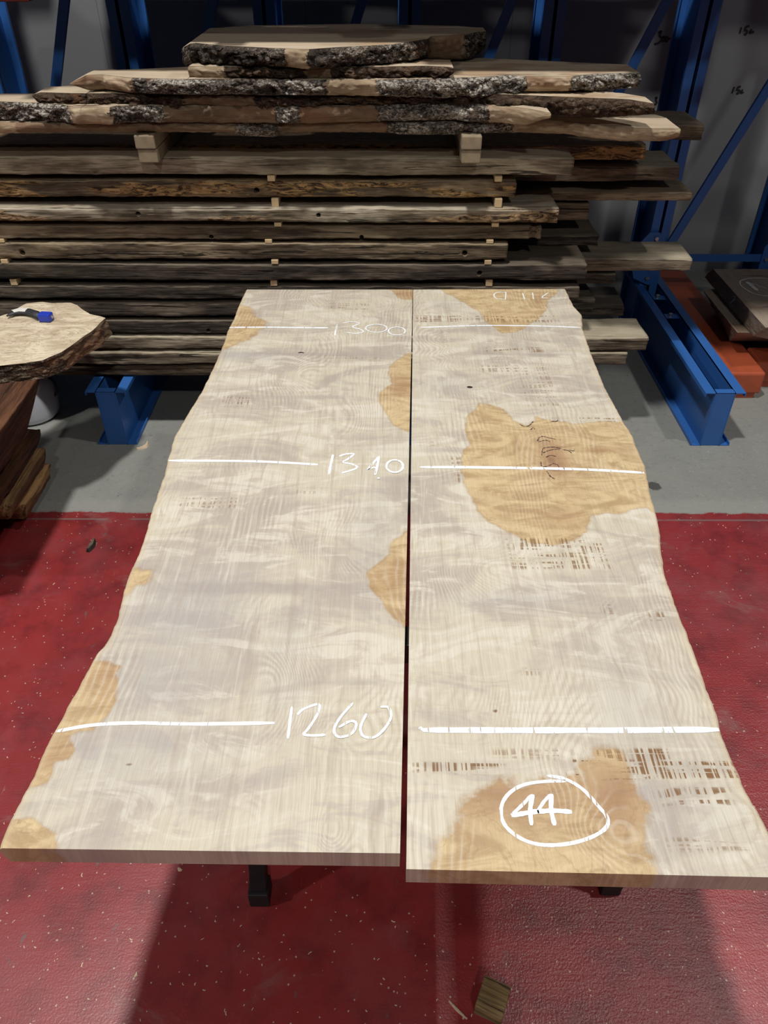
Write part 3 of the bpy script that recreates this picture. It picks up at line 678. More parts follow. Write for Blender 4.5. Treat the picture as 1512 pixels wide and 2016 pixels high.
# (x right px, top row, bottom row, depth, material, label, holes px, options)
Acol = [
    (1130, 311, 345, .16, 'grey', 'pale grey thick beam right under the two bearer blocks', [], dict(rough=.0025, dep=.15)),
    (1017, 357, 391, .22, 'rot', 'brown beam with flaking honey-coloured rotten upper edge and one round hole', [(505, 375, .011)], dict(wane=.01)),
    (1101, 409, 437, .24, 'rot2', 'beam with pale top, longer than the beams just above and below it', [(272, 421, .009), (627, 424, .009)], dict(wane=.008)),
    (1067, 446, 472, .22, 'brown', 'brown beam with a broken notch near its right end', [(712, 467, .009), (416, 467, .009)], dict(notch=((.62, .015, .02),))),
    (1001, 480, 511, .22, 'brown', 'dark beam with a ragged blunt right end, shortest of the front tier', [(44, 498, .011), (915, 499, .011)], dict(rough=.0045)),
    (1158, 520, 551, .24, 'dark', 'dark grey beam running out to the right past its neighbours at table height', [(944, 538, .010)], dict()),
    (1142, 564, 590, .20, 'dark', 'dark beam just above the far edge of the planed slabs', [], dict()),
    (1100, 599, 625, .20, 'dark', 'near-black beam directly below the one level with the slab edge', [], dict(rough=.002)),
    (1120, 634, 664, .20, 'dark', 'dark beam with waney lower edge behind the blue-handled tool', [(410, 651, .008)], dict()),
    (1276, 669, 688, .22, 'grey', 'grey beam whose pale end juts out furthest right beside the planed slab', [], dict()),
    (1237, 693, 716, .20, 'grey', 'pale grey beam jutting out right beneath a longer one beside the slab', [], dict()),
    (1090, 723, 742, .20, 'brown', 'lowest beam of the timber stack, lying on the blue rack bases', [], dict(wane=.008)),
]
Az = []
for i, (xr, t, b, dep, mat, lab, hs, kw) in enumerate(Acol):
    kw = dict(kw); kw.pop('dep', None)
    yf = YF + (0, .012, -.012, .008, .0, -.004, .004, .012, .008, .0, -.01, 0)[i]
    z1, z0 = Z(500, t, YF), Z(500, b, YF)
    if i == 11: z0 = .290
    if i == 9: z1, z0 = .488, .428
    if i == 10: z1, z0 = .415, .357
    if i == 8: z0 = .50
    Az.append((z0, z1))
    holes = [(X(a, c, yf), Z(a, c, yf), r * 1.05) for a, c, r in hs]
    beam('timber_plank', -2.35 + .1 * random.random(), X(xr, t, yf), yf, dep, z0, z1, mat, lab, holes, group='front tier of old beams', **kw)
# second tier, further back; boards stick out to the right
YR = 3.46
Rcol = [
    (1274, 286, 315, .26, 'rot', 'tawny-ended beam in shadow just under the right end of the live-edge slabs', {}),
    (1340, 329, 358, .28, 'grey', 'pale cracked beam end reaching out furthest right below the bark slabs', {}),
    (1364, 379, 396, .45, 'brown', 'wide thin brown board in deep shadow below the pale cracked beam end', {}),
    (1161, 401, 433, .26, 'brown', 'short stout brown beam end behind the pale-topped beam', {}),
    (1179, 465, 484, .24, 'dark', 'dark thin beam end behind the notched beam', {}),
    (1364, 511, 536, .24, 'grey', 'long grey beam reaching right above the blue base beam', dict(wane=.01)),
    (1213, 541, 560, .24, 'dark', 'dark beam end tucked under the long grey beam at the right', {}),
    (1230, 600, 622, .24, 'dark', 'nearly hidden black beam end left of the blue base beam', {}),
]
Rz = []
for i, (xr, t, b, dep, mat, lab, kw) in enumerate(Rcol):
    YR = 3.46 if i < 7 else 3.72
    z1, z0 = Z(xr, t, YR), Z(xr, b, YR); Rz.append((z0, z1))
    beam('timber_plank', -1.9 + .1 * random.random(), X(xr, t, YR), YR, dep, z0, z1, mat, lab, group='rear tier of old beams', **kw)
beam('timber_plank', -2.3, X(1167, 610, YF + .25) , YF + .25, .2, .500, .565, 'dark', 'dark blunt beam end just right of the far corner of the planed slab', group='rear tier of old beams')

# ------------------------------------------------------------------ spacer sticks and bearers
def stick(name, x, y0, y1, z0, z1, w, mat, label, group=None, cat='spacer'):
    o = MB().box(x - w / 2, x + w / 2, y0, y1, z0, z1).build(name, M[mat], None, .0015); recentre(o); tag(o, label, cat, group); return o
gapnames = ['the pale grey thick beam', 'the flaking rotten beam', 'the pale-topped beam', 'the notched beam', 'the ragged-ended beam', 'the dark grey long beam', 'the slab-level dark beam']
sticks = {0: [(534, 352, 'middle'), (981, 354, 'right')], 1: [(541, 396, 'middle'), (982, 397, 'right')], 2: [(547, 441, 'middle'), (975, 443, 'right')],
          3: [(528, 475, 'middle'), (965, 476, 'right'), (1, 477, 'left')], 4: [(541, 515, 'middle'), (961, 513, 'right'), (8, 512, 'left')], 5: [(539, 562, 'middle'), (963, 562, 'right'), (27, 560, 'left')]}
for g, L in sticks.items():
    for px, row, side in L:
        zt, zb = Az[g][0], Az[g + 1][1]
        fr = YF - .004 if g % 2 == 0 else YF + .004
        stick('spacer_stick', X(px, row, YF), fr, YF + .215, zb + .001, zt - .001, .029, 'pale',
              f'pale stick between {gapnames[g]} and {gapnames[g + 1]}, {side} column', 'spacer sticks between the beams')
# bearers under the live-edge slabs
ZB0 = Az[0][1]
ZT1 = 1.345
for px, lab in ((291, 'left bearer block of two stacked pieces under the live-edge slabs'), (928, 'right bearer block under the live-edge slabs')):
    x = X(px, 285, 3.14); e = empty('bearer', (x, 3.3, ZB0)); tag(e, lab, 'bearer', None)
    hz = (ZT1 - ZB0)
    MB().box(-.036, .036, -.185, .5, .002, hz * .5).build('lower_piece', M['bearer'], e, .004)
    MB().box(-.040, .036, -.19, .5, hz * .5 + .001, hz).build('upper_piece', M['bearer'], e, .005)

# ------------------------------------------------------------------ live-edge slabs with bark on top
def lerp_tab(T, x, k):
    if x <= T[0][0]: return T[0][k]
    for a, b in zip(T, T[1:]):
        if x <= b[0]: return a[k] + (b[k] - a[k]) * (x - a[0]) / (b[0] - a[0])
    return T[-1][k]

def bark_slab(stations, back, zt, zb, bark, label, bare=(), sawn='sawn', amp=.010, ycl=(3.0, 3.6), x0px=None):
    """stations: (px, row of the top front edge, row of the bottom front edge); back: (px, row) of the far top edge"""
    ST_ = [(at(a, b, z=zt)) for a, b, c in stations]
    tab = []
    for (a, b, c), p in zip(stations, ST_):
        y = min(max(p.y, ycl[0]), ycl[1]); q = at(a, b, y=y); tab.append((q.x, y, min(at(a, c, y=y).z, zb + .004) if c - b > 12 else at(a, c, y=y).z))
    tb = [(at(a, b, z=zt).x, at(a, b, z=zt).y) for a, b in back]
    n = int((tab[-1][0] - tab[0][0]) / .006); seed = random.uniform(0, 99); topr = []; V = []; Fc = []
    xs = [tab[0][0] + (tab[-1][0] - tab[0][0]) * i / n for i in range(n + 1)]
    e = empty('bark_edged_plank', ((xs[0] + xs[-1]) / 2, 3.4, zb)); L = e.location.copy()
    rings = []; mrow = 14; bv = []; bf = []; br = []; pa = []
    for i, x in enumerate(xs):
        yf = lerp_tab(tab, x, 1) + .004 * fbm(x * 14, seed, 0, 3); zlow = lerp_tab(tab, x, 2); yb = max(lerp_tab(tb, x, 1), yf + .12)
        zz0 = max(zb, zlow); tz = zt
        # bulk of the board, set just behind the bark
        yi = yf + .006
        rings.append([(x - L.x, yi - L.y, tz - L.z), (x - L.x, (yi + yb) / 2 - L.y, tz - L.z + .001 * noise.noise(Vector((x * 4, seed, 1)))), (x - L.x, yb - L.y, tz - L.z), (x - L.x, yb - .01 - L.y, zz0 - L.z), (x - L.x, yi + .012 - L.y, zz0 - L.z)])
        pxl = 756 + F * x / (yf * CT + (H - zt) * ST)
        bb = 0.; pl_ = 0.
        for q in bare:
            a, b = q[:2]; w_ = 1. if a + 12 <= pxl <= b - 12 else max(0, 1 - min(abs(pxl - a - 12), abs(pxl - b + 12)) / 26)
            if w_ > bb: bb = w_; pl_ = q[2] if len(q) > 2 else 0.
        for j in range(mrow + 1):
            s = j / mrow; z = tz + (zlow - tz) * s
            bul = math.sin(PI * min(1, s * 1.02)) ** .6 * .016
            k = min(1, s * 5, (1 - s) * 6 + .15)
            dn = (fbm(x * 15, z * 24 + seed, 2, 6) * 1.5 + abs(fbm(x * 32, z * 55, seed, 4)) * 2.0) * amp * 1.35 * k * (1 - .75 * bb)
            y = yf - (bul * (1 - .4 * bb)) - dn + .014 * (s ** 2)
            bv.append((x - L.x, y - L.y, z - L.z + (.003 * fbm(x * 30, seed, z * 20, 3) if 0 < j else 0))); br.append(bb); pa.append(pl_)
        bv.append((x - L.x, yf + .03 - L.y, max(zlow, zb - .002) + .002 - L.z)); br.append(0); pa.append(0)
    v, f = loft(rings); body = meshobj('sawn_board', v, f, M[sawn], e); fix_normals(body)
    m = mrow + 2
    # a first row joins bark to the top of the board
    for i in range(n):
        for j in range(m - 1):
            a = i * m + j; bf.append((a, a + 1, a + m + 1, a + m))
    for i in (0, n):
        k = i * m; bf.append(tuple(k + j for j in range(m)))
    bk = meshobj('bark', bv, bf, M[bark], e, smooth=True); fix_normals(bk)
    a_ = bk.data.attributes.new('bare', 'FLOAT', 'POINT'); a_.data.foreach_set('value', np.array(br, np.float32))
    a_ = bk.data.attributes.new('pale', 'FLOAT', 'POINT'); a_.data.foreach_set('value', np.array(pa, np.float32))
    tag(e, label, 'bark slab', None); return e

bark_slab([(-180, 241, 262), (0, 241, 264), (150, 242, 261), (330, 242, 262), (450, 242, 262), (475, 241, 270), (540, 241, 271), (560, 242, 262), (740, 240, 262), (790, 240, 266), (880, 240, 268), (930, 240, 263), (1032, 236, 263), (1076, 235, 264), (1125, 240, 266), (1166, 244, 272), (1213, 249, 277), (1256, 253, 280), (1315, 254, 279), (1340, 254, 270)],
    [(-180, 200), (700, 205), (1100, 222), (1290, 225), (1336, 240)], 1.381, ZT1, 'bark2', 'lowest bark slab of the pile, with a pale freshly sawn right end', [(-180, 30, .9), (30, 460, .25), (550, 760, .1), (1010, 1160, .6), (1140, 1370, .9)], amp=.007)
bark_slab([(-180, 200, 241), (0, 200, 241), (75, 203, 240), (120, 206, 243), (145, 212, 242), (210, 212, 243), (230, 208, 243), (330, 208, 241), (450, 208, 243), (600, 210, 243), (760, 206, 240), (900, 204, 238), (1000, 210, 237), (1040, 214, 236), (1084, 228, 234)],
    [(-180, 184), (70, 184), (500, 180), (1000, 190), (1080, 205)], 1.4435, 1.382, 'bark2', 'second bark slab from the bottom, with a pale bare patch at its left', [(135, 216, 1), (320, 540, .1), (590, 740, .1), (960, 1100, .7)])
bark_slab([(66, 186, 192), (78, 182, 212), (140, 184, 215), (167, 184, 205), (219, 184, 209), (333, 187, 213), (420, 189, 213), (527, 189, 218), (666, 188, 210), (760, 186, 208), (900, 184, 220), (1000, 186, 226), (1085, 190, 231), (1240, 196, 231), (1286, 212, 226)],
    [(66, 175), (140, 168), (700, 165), (1200, 180), (1286, 200)], 1.475, 1.4445, 'bark3', 'third bark slab from the bottom, dark and shaded to its pointed right end', [(362, 500, 0)])
bark_slab([(138, 164, 168), (146, 156, 173), (170, 148, 175), (200, 147, 177), (250, 153, 182), (330, 156, 184), (450, 156, 186), (600, 157, 187), (739, 157, 190), (853, 155, 194), (952, 152, 193), (1000, 148, 190), (1035, 150, 182), (1114, 151, 180), (1169, 146, 181), (1242, 144, 172), (1260, 144, 158)],
    [(138, 150), (200, 139), (360, 132), (700, 120), (950, 114), (1160, 124), (1240, 127), (1260, 138)], 1.531, 1.476, 'bark2', 'long grey-barked slab, fourth up, with crusty pale lichen to its blunt right end', [(120, 208, .45), (196, 256, .9), (640, 742, .55), (1034, 1124, 1)], amp=.013)
bark_slab([(370, 131, 156), (400, 131, 158), (450, 132, 160), (530, 133, 161), (600, 133, 160), (720, 132, 158), (780, 131, 157), (840, 130, 157), (885, 132, 152), (893, 134, 146)],
    [(370, 118), (700, 112), (893, 118)], 1.565, 1.532, 'bark3', 'short slab with torn brown bark, second from the top of the pile', [(360, 440, .6), (600, 650, .3)], amp=.012)
bark_slab([(358, 95, 119), (364, 87, 124), (385, 85, 127), (441, 90, 130), (558, 96, 133), (610, 97, 138), (666, 93, 132), (772, 88, 127), (833, 78, 120), (842, 77, 116), (848, 71, 116), (900, 68, 118), (925, 66, 117), (945, 62, 108), (957, 62, 92)],
    [(358, 78), (366, 66), (385, 57), (500, 50), (700, 47), (900, 51), (950, 55), (957, 60)], 1.627, 1.566, 'bark', 'topmost slab of the pile, with thick dark craggy bark along its front', [(560, 604, .6), (842, 912, .3)], amp=.016)
o = beam('sawn_board', at(900, 245, y=3.75).x, at(1387, 245, y=3.75).x, 3.75, .3, at(1387, 268, y=3.75).z - .02, at(1387, 252, y=3.75).z + .01, 'brown', 'brown board in shadow poking out right behind the lowest bark slab', cat='board')

# timber on the level above (its front edge shades the back of the pile)
for k, (y0, lab) in enumerate(((3.10, 'front board stored on the middle bays of the upper rack arms, above the picture'), (3.52, 'middle board stored on the middle bays of the upper rack arms, above the picture'), (3.96, 'rear board stored on the middle bays of the upper rack arms, above the picture'), (4.64, 'unseen board added behind the uprights over the middle bays to shade the wall'))):  # the last board is unseen, added to keep lamp light off the wall
    beam('timber_board', -1.55, 1.76, y0, (.40, .40, .32, .5)[k], 2.051, 2.11, 'brown', lab, cat='board', step=.05)
for k, (x0, x1, y0, lab) in enumerate(((1.95, 3.3, 3.10, 'front board on the higher right arms, above the picture'), (1.95, 3.3, 3.6, 'rear board on the higher right arms, above the picture'), (-3.5, -1.75, 3.10, 'front board on the higher left arms, above the picture'), (-3.5, -1.75, 3.6, 'rear board on the higher left arms, above the picture'), (1.95, 3.3, 4.64, 'unseen board added behind the uprights over the right bay to shade the wall'), (-3.5, -1.75, 4.64, 'unseen board added behind the uprights over the left bay to shade the wall'))):  # the last two are unseen, added to block light reaching the wall
    beam('timber_board', x0, x1, y0, .46, 2.411, 2.47, 'brown', lab, cat='board', step=.05)

# ------------------------------------------------------------------ left: slab on a pile of timbers
def prism(name, top, bot, mat, label=None, cat=None, rough=.004, seg=.012, seed=3., parent=None):
    """board with different top and bottom outlines, sides broken up by noise"""
    n = len(top); T = []; B = []
    for i in range(n):
        a, b = Vector(top[i]), Vector(top[(i + 1) % n]); c, d = Vector(bot[i]), Vector(bot[(i + 1) % n]); k = max(1, int((b - a).length / seg))
        for j in range(k): T.append(a.lerp(b, j / k)); B.append(c.lerp(d, j / k))
    cen = sum(T, Vector()) / len(T); rings = []; R = 9
    for r in range(R + 1):
        s = r / R; ring = []
        for a, b in zip(T, B):
            p = a.lerp(b, s); o_ = (p - cen); o_.z = 0; o_.normalize()
            q = fbm(p.x * 20, p.y * 20, p.z * 45 + seed, 4) * rough * (1 if 0 < r < R else .35)
            ring.append(tuple(p + o_ * (q + .0)))
        rings.append(ring)
    v, f = loft(rings, caps=False); m = len(T); f.append(tuple(range(m))); f.append(tuple(range(len(v) - 1, len(v) - 1 - m, -1)))
    ms = mat if isinstance(mat, (list, tuple)) else [mat]
    o = meshobj(name, v, f, [M[q] for q in ms], parent); 
    if len(ms) > 1:
        for pl in o.data.polygons: pl.material_index = 0 if pl.index >= len(o.data.polygons) - 2 else 1
    if mat[-1] == 'edge':
        xc = at(121, 693, z=ZL).x; m_ = [1. if q[0] > xc and q[1] < 3.0 else 0. for q in v]
        a_ = o.data.attributes.new('bare', 'FLOAT', 'POINT'); a_.data.foreach_set('value', np.array(m_, np.float32))
    fix_normals(o); recentre(o)
    if label: tag(o, label, cat)
    return o

M['burr'] = (lambda: (lambda t: t.done(
    t.mix(t.math('MULTIPLY', t.ramp(t.math('ABSOLUTE', t.math('SUBTRACT', t.noise(t.coord((5, 12, 5)), 1, 5, .7, 2.2), .5)), .03, .004, 0, 1), .55),
          t.mix(t.ramp(t.noise(t.coord((4, 9, 4)), 1, 5, .6, 1.8), .35, .62), (.50, .40, .28), (.74, .64, .48)), (.24, .16, .10)),
    .65, t.bump(t.noise(t.coord(), 60, 4), .002, .5), spec=.25))(NT('burr_wood')))()
M['edge'] = m_bark('rough_burr_edge', (.06, .042, .03), (.19, .14, .10), (.60, .48, .32), .5)
topL = [(-190, 742), (-80, 728), (0, 720), (48, 715), (83, 709), (103, 701), (122, 693), (138, 682), (159, 666), (183, 650), (198, 634), (208, 626), (200, 623), (190, 621), (176, 618), (163, 610), (152, 601), (140, 596), (102, 597), (84, 594), (52, 597), (43, 602), (29, 610), (17, 617), (0, 622), (-120, 632), (-190, 640)]
ZL = .68
tp = [at(a, b, z=ZL) for a, b in topL]
bt = []
for (a, b), p in zip(topL, tp):
    q = Vector((p.x, p.y, .605))
    if p.y < 2.99: q.y += .004
    if p.x > -1.18: q.x += .012
    bt.append(q)
ls = prism('burr_plank', tp, bt, ['burr', 'edge'], 'rough-edged pale burr slab lying on the timber pile at the left, knife on top', 'wood slab', rough=.009)

# timbers: right faces at px given at two heights, far ends ragged
pile = [
    # name, far-top px, height z0, z1, near y, width, mat, label
    ('L4', (100, 914), .055, .135, 2.42, .22, 'tan', 'lowest tan timber of the left pile, its end nearest the red floor'),
    ('L3', (91, 882), .136, .215, 2.33, .22, 'tan', 'tan timber second from the bottom of the left pile'),
    ('L2', (78, 845), .235, .315, 2.05, .24, 'red', 'reddish-brown timber third from the bottom of the left pile'),
    ('L1', (82, 738), .335, .604, 2.0, .20, 'red', 'tall reddish-brown timber on top of the left pile, under the burr slab'),
]
for nm, (px, py), z0, z1, yn, wd, mt, lab in pile:
    p = at(px, py, z=z1); bx = at(*{'L4': (90, 960), 'L3': (92, 910), 'L2': (76, 879), 'L1': (61, 846)}[nm], z=z0)
    o = beam('timber_block', yn, p.y, p.x - wd, wd, z0, z1, mt, lab, axis='Y', cat='timber', rough=.004, group='timbers of the left pile', endr=.022, lean=bx.x - p.x)
# their neighbours to the left and the low bearers
p = at(91, 882, z=.2)
o = beam('timber_block', 2.0, p.y - .03, p.x - .60, .34, .055, .33, 'red', 'dark reddish timber at the left border of the photo, in the shade of the pile', axis='Y', cat='timber')
o = beam('timber_block', 2.0, 2.9, -1.95, .34, .335, .604, 'red', 'broad reddish timber at the left border under the burr slab', axis='Y', cat='timber')
o = MB().box(-2.1, -1.60, 2.46, 2.53, 0, .054).build('pile_bearer', M['hole'], None, .003); recentre(o); tag(o, 'bearer under the near end of the left timber pile, painted black as shade', 'bearer')  # both bearers are coloured black to stand in for shade under the pile
o = MB().box(-2.1, -1.60, 2.62, 2.68, 0, .054).build('pile_bearer', M['hole'], None, .003); recentre(o); tag(o, 'bearer under the far end of the left timber pile, painted black as shade', 'bearer')
# splintered timber at the border
o = beam('timber_block', 1.95, 2.24, -1.86, .33, .0, .09, 'tan', 'splintered tan timber end on the red floor at the left border', axis='Y', cat='timber', rough=.012)

# hand knife with worn tape and a blue end
kn = empty('utility_knife', at(60, 622, z=ZL + .001)); K = kn.location.copy()
tag(kn, 'black-handled tool with a blue plastic end lying on the burr slab', 'tool')
pts = [(14, 617), (25, 611), (40, 608), (56, 609), (70, 613), (80, 619)]
rings = []
for i, (a, b) in enumerate(pts):
    q = at(a, b + 5, z=ZL + .014) - K; t_ = (at(*pts[min(i + 1, 5)], z=ZL) - at(*pts[max(0, i - 1)], z=ZL)).normalized(); s = t_.cross(Vector((0, 0, 1))).normalized()
    w = (.005, .016, .021, .021, .020, .018)[i]; h = (.003, .008, .011, .012, .012, .011)[i]
    rings.append([tuple(q + s * w * math.cos(2 * PI * k / 12) * 1. + Vector((0, 0, h * math.sin(2 * PI * k / 12)))) for k in range(12)])
v, f = loft(rings); hd = meshobj('handle', v, f, M['rubber'], kn, smooth=True); fix_normals(hd)
v = [tuple(Vector(p) + Vector((0, 0, .0025))) for r in rings[1:4] for p in r[1:5]]; f = []
for i in range(2):
    for j in range(3): a = i * 4 + j; f.append((a, a + 1, a + 5, a + 4))
meshobj('worn_tape', v, f, M['chalk'], kn)
c0 = at(78, 623, z=ZL + .018) - K; c1 = at(102, 624, z=ZL + .018) - K
eb = MB().bar(c0, c1, .040, .034, Vector((0, 0, 1))).build('end_cap', M['bluep'], kn, .007)
cc = c1 + Vector((-.001, -.003, .003)); dn = (c1 - c0).normalized()
MB().cyl(c1 - dn * .002, c1 + dn * .0025, .006, 12).build('screw', M['steel'], kn)

# ------------------------------------------------------------------ white jug behind the left pile
jg = empty('plastic_drum', (-1.765, 3.33, 0)); tag(jg, 'white plastic drum behind the left timber pile', 'drum')
prof = [(.0, .0), (.09, .0), (.115, .008), (.128, .03), (.133, .08), (.133, .14), (.128, .18), (.11, .215), (.07, .235), (.04, .24), (.03, .25), (.03, .262), (0, .262)]
pr = catmull([Vector((a, b, 0)) for a, b in prof], 4)
rg = [[(max(q.x, .0005) * math.cos(2 * PI * k / 40), max(q.x, .0005) * math.sin(2 * PI * k / 40), max(0, q.y)) for k in range(40)] for q in pr]
v, f = loft(rg, caps=True); o = meshobj('drum_body', v, f, M['jug'], jg, smooth=True); fix_normals(o)
MB().cyl((0, 0, .255), (0, 0, .275), .036, 24).build('drum_cap', M['rubber'], jg, .003)
hs = MB()
for k in range(12):
    a = PI * k / 12; b = PI * (k + 1) / 12
    hs.cyl((.126 + .025 * math.sin(a), .0, .16 - .05 * math.cos(a)), (.126 + .025 * math.sin(b), 0, .16 - .05 * math.cos(b)), .006, 8)
hs.build('drum_handle', M['rubber'], jg)

# ------------------------------------------------------------------ right: chalk-marked slabs on orange bearers
def ptx(L, z): return [at(a, b, z=z) for a, b in L]
RT = [(1394, 518), (1507, 645), (1512 + 70, 641), (1512 + 190, 636), (1640, 505), (1512, 509)]
rt = ptx(RT, .40)
for q in rt: q.y = min(q.y, 4.265)
cb = ptx([(1387, 545), (1483, 661)], .295)
rb = [cb[0], cb[1], Vector((rt[2].x, rt[2].y + .0, .295)), Vector((rt[3].x, rt[3].y, .295)), Vector((rt[4].x, rt[4].y, .295)), Vector((rt[5].x, rt[5].y, .295))]
crs = prism('chalk_marked_plank', rt, rb, 'sawng', 'thick grey slab at the right border, chalk circle on top, 2 on its side', 'wood slab', rough=.004)
r2t = ptx([(1380, 566), (1452, 655), (1600, 655), (1640, 560)], .288); r2b = ptx([(1384, 580), (1437, 671), (1600, 673), (1640, 570)], .165)
for q in r2b: q.z = .165
for q in r2b + r2t: q.y = min(q.y, 4.25)
prism('chalk_marked_plank', r2t, r2b, 'sawng', 'dark lower slab beneath the chalk-marked one at the right border', 'wood slab', rough=.006, seed=9.)
dg = bpy.context.evaluated_depsgraph_get()
def surf_of(o):
    me = o.data; mw = Matrix.Translation(o.location)
    bv = BVHTree.FromPolygons([mw @ v.co for v in me.vertices], [tuple(p.vertices) for p in me.polygons])
    def fn(px, py):
        d = Vector(ray(px, py)).normalized(); h, n, _, _ = bv.ray_cast(Vector((0, 0, H)), d)
        if h is None: h = at(px, py, z=.35); n = Vector((0, 0, 1))
        if n.dot(d) > 0: n = -n
        return h, n
    return fn
zJ = zoomer(7.465, 1370, 430); sf = surf_of(crs)
a = ribbons('chalk_mark', [zJ([(560, 1135), (590, 1150), (575, 1190), (515, 1245), (570, 1288)])], .009, sf, M['chalk'], None, smooth=False, lift=.005); topchild(a, crs); a['label'] = 'chalked 2 on the side'
top40 = lambda x, y: (at(x, y, z=.401), Vector((0, 0, 1)))
a = ribbons('chalk_mark', [zJ([(650, 920), (740, 890), (880, 878), (1000, 882), (1090, 900)]), zJ([(650, 920), (655, 980), (740, 1050), (860, 1110), (980, 1135), (1100, 1140)])], .008, top40, M['chalk'], None, lift=.001); topchild(a, crs); a['label'] = 'thin chalked circle'
a = ribbons('chalk_mark', [(zJ([(750, 935), (820, 990), (900, 1060)]), .022), (zJ([(750, 935), (880, 980), (1040, 1030)]), .006)], .02, top40, M['chalk'], None, lift=.001); topchild(a, crs); a['label'] = 'chalked 1 inside the circle'

def orange_bar(x0, x1, y0, y1, z0, z1, label):
    e = empty('orange_bearer', ((x0 + x1) / 2, (y0 + y1) / 2, z0)); a, b, h = (x1 - x0) / 2, (y1 - y0) / 2, z1 - z0
    MB().box(-a, a, -b, b, .03, h).build('deck', M['orange'], e, .012)
    MB().box(-a + .02, a - .02, -b + .01, -b + .10, 0, .032).build('foot', M['orange'], e, .004)
    MB().box(-a + .02, a - .02, b - .10, b - .01, 0, .032).build('foot', M['orange'], e, .004)
    tag(e, label, 'bearer', 'orange bearers under the right slabs'); return e
orange_bar(1.735, 1.95, 3.50, 4.98, 0, .15, 'orange plastic bearer running back along the right blue base beam')
orange_bar(1.96, 2.60, 3.62, 3.80, 0, .15, 'orange plastic bearer crossing under the front of the right slabs')
orange_bar(1.96, 2.60, 4.20, 4.40, 0, .15, 'orange plastic bearer crossing under the back of the right slabs')
# orange bit and blue arm seen at the top left
q = at(25, 1, y=4.2)
o = MB().box(q.x - .12, q.x + .075, 4.2, 4.5, q.z - .006, q.z + .10).build('orange_crate', M['orange'], None, .01)
recentre(o); tag(o, 'orange crate at the top left corner of the photo', 'crate')
o = MB().box(q.x - .8, q.x + .2, 4.15, 4.42, q.z - .05, q.z - .007).build('shelf_board', M['brown'], None, .003)
bpy.data.objects.remove(o, do_unlink=True)

# ------------------------------------------------------------------ writing on the wall
wsf = lambda x, y: (at(x, y, y=YW), Vector((0, -1, 0)))
zK = zoomer(4.846, 1200, 0)
def wallmark(st, lab):
    a = ribbons('marker_writing', [zK(s) for s in st], .011, wsf, M['ink'], wl, lift=.002); a['label'] = lab
wallmark([[(462, 312), (492, 300), (478, 338), (498, 368), (470, 408), (425, 422)], [(515, 345), (500, 370), (510, 397), (526, 372), (515, 345)], [(541, 345), (530, 375), (541, 398), (556, 370), (541, 345)], [(556, 372), (582, 368)]], 'black handwritten 300')
wallmark([[(1258, 258), (1240, 322)], [(1273, 300), (1277, 304)], [(1335, 248), (1302, 256), (1292, 284), (1312, 296), (1302, 325), (1280, 322)], [(1358, 278), (1335, 308), (1380, 302)]], 'black handwritten 1.5L, upper')
wallmark([[(1190, 828), (1168, 888)], [(1202, 858), (1206, 862)], [(1252, 826), (1226, 830), (1220, 855), (1242, 865), (1230, 888), (1208, 888)], [(1270, 850), (1255, 884), (1280, 880)]], 'black handwritten 1.5L, lower')
wallmark([[(430, 938), (452, 930), (438, 955), (450, 975), (435, 995), (410, 997)]], 'black handwritten 3')

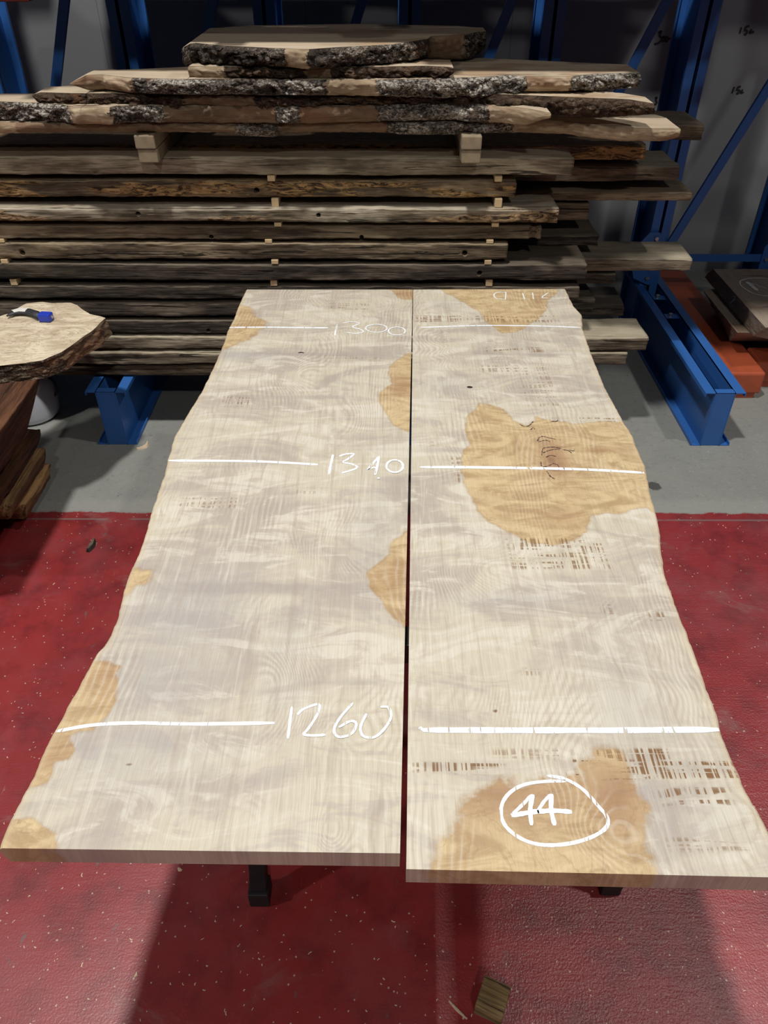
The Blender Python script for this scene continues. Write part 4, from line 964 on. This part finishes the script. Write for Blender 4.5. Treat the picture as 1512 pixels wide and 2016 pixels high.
# ------------------------------------------------------------------ things on the floor
def chip(name, px, py, L, w, h, ang, mat, label, curl=.2, cat='wood chip'):
    p = at(px, py, z=0); n = 10; rings = []
    for i in range(n + 1):
        s = i / n - .5; ww = w * (1 - abs(s) * 1.3) / 2 + w * .12; c = curl * w * (4 * s * s)
        rings.append([(s * L, -ww + c, 0), (s * L, ww + c, 0), (s * L, ww * .6 + c, h * (.6 + .4 * math.sin(i * 1.7) ** 2)), (s * L, -ww * .6 + c, h)])
    v, f = loft(rings); o = meshobj(name, v, f, M[mat]); fix_normals(o); o.location = p; o.rotation_euler = (0, 0, ang); tag(o, label, cat); return o
chip('wood_chip', 285, 880, .07, .022, .008, 1.0, 'chip', 'pale curled wood chip on the concrete by the left blue base beam', .8)
chip('bark_piece', 181, 1077, .065, .022, .02, 1.45, 'dark', 'dark stub of bark on the red floor at the left', .1, 'bark piece')
chip('wood_splinter', 901, 1989, .055, .006, .004, -.75, 'chip', 'thin pale splinter beside the wood block at the bottom')
chip('wood_chip', 354, 1712, .014, .009, .003, -.5, 'chip', 'small pale chip near the left trestle foot')
chip('wood_chip', 268, 1920, .012, .007, .003, 1.3, 'chip', 'tiny white chip on the bright red floor at the bottom left')
# offcut block
b0 = at(968, 1976, z=0); e = MB().box(-.033, .033, -.037, .037, 0, .045).build('wood_offcut', M['offcut'], None, .004); e.location = b0; e.rotation_euler = (0, 0, -.42)
tag(e, 'small brown offcut block on the red floor at the bottom', 'offcut')
# shavings, countless
sv = MB()
for i in range(800):
    px = random.uniform(-40, 1550); py = random.uniform(1015, 2030) if random.random() < .9 else random.uniform(850, 1010)
    p = at(px, py, z=0); a = random.uniform(0, PI); L = random.uniform(.0010, .0034) * (1.6 if random.random() < .07 else 1); w = random.uniform(.0005, .0014)
    d = Vector((math.cos(a), math.sin(a), 0)) * L; s = Vector((-math.sin(a), math.cos(a), 0)) * w; k = len(sv.v); up = Vector((0, 0, .0008))
    m = d * 0 + s * random.uniform(0, 2)
    for q in (p - d - s, p + m - s, p + d - s, p + d + s, p + m + s, p - d + s): sv.v.append(tuple(q + up))
    for q in (p - d - s, p + m - s, p + d - s, p + d + s, p + m + s, p - d + s): sv.v.append(tuple(q + up * .1))
    sv.f += [(k, k + 1, k + 4, k + 5), (k + 1, k + 2, k + 3, k + 4)] + [(k + j, k + 6 + j, k + 6 + (j + 1) % 6, k + (j + 1) % 6) for j in range(6)]
o = sv.build('wood_shavings', M['chip']); tag(o, 'tiny pale wood shavings strewn over the floor', 'shavings', kind='stuff')
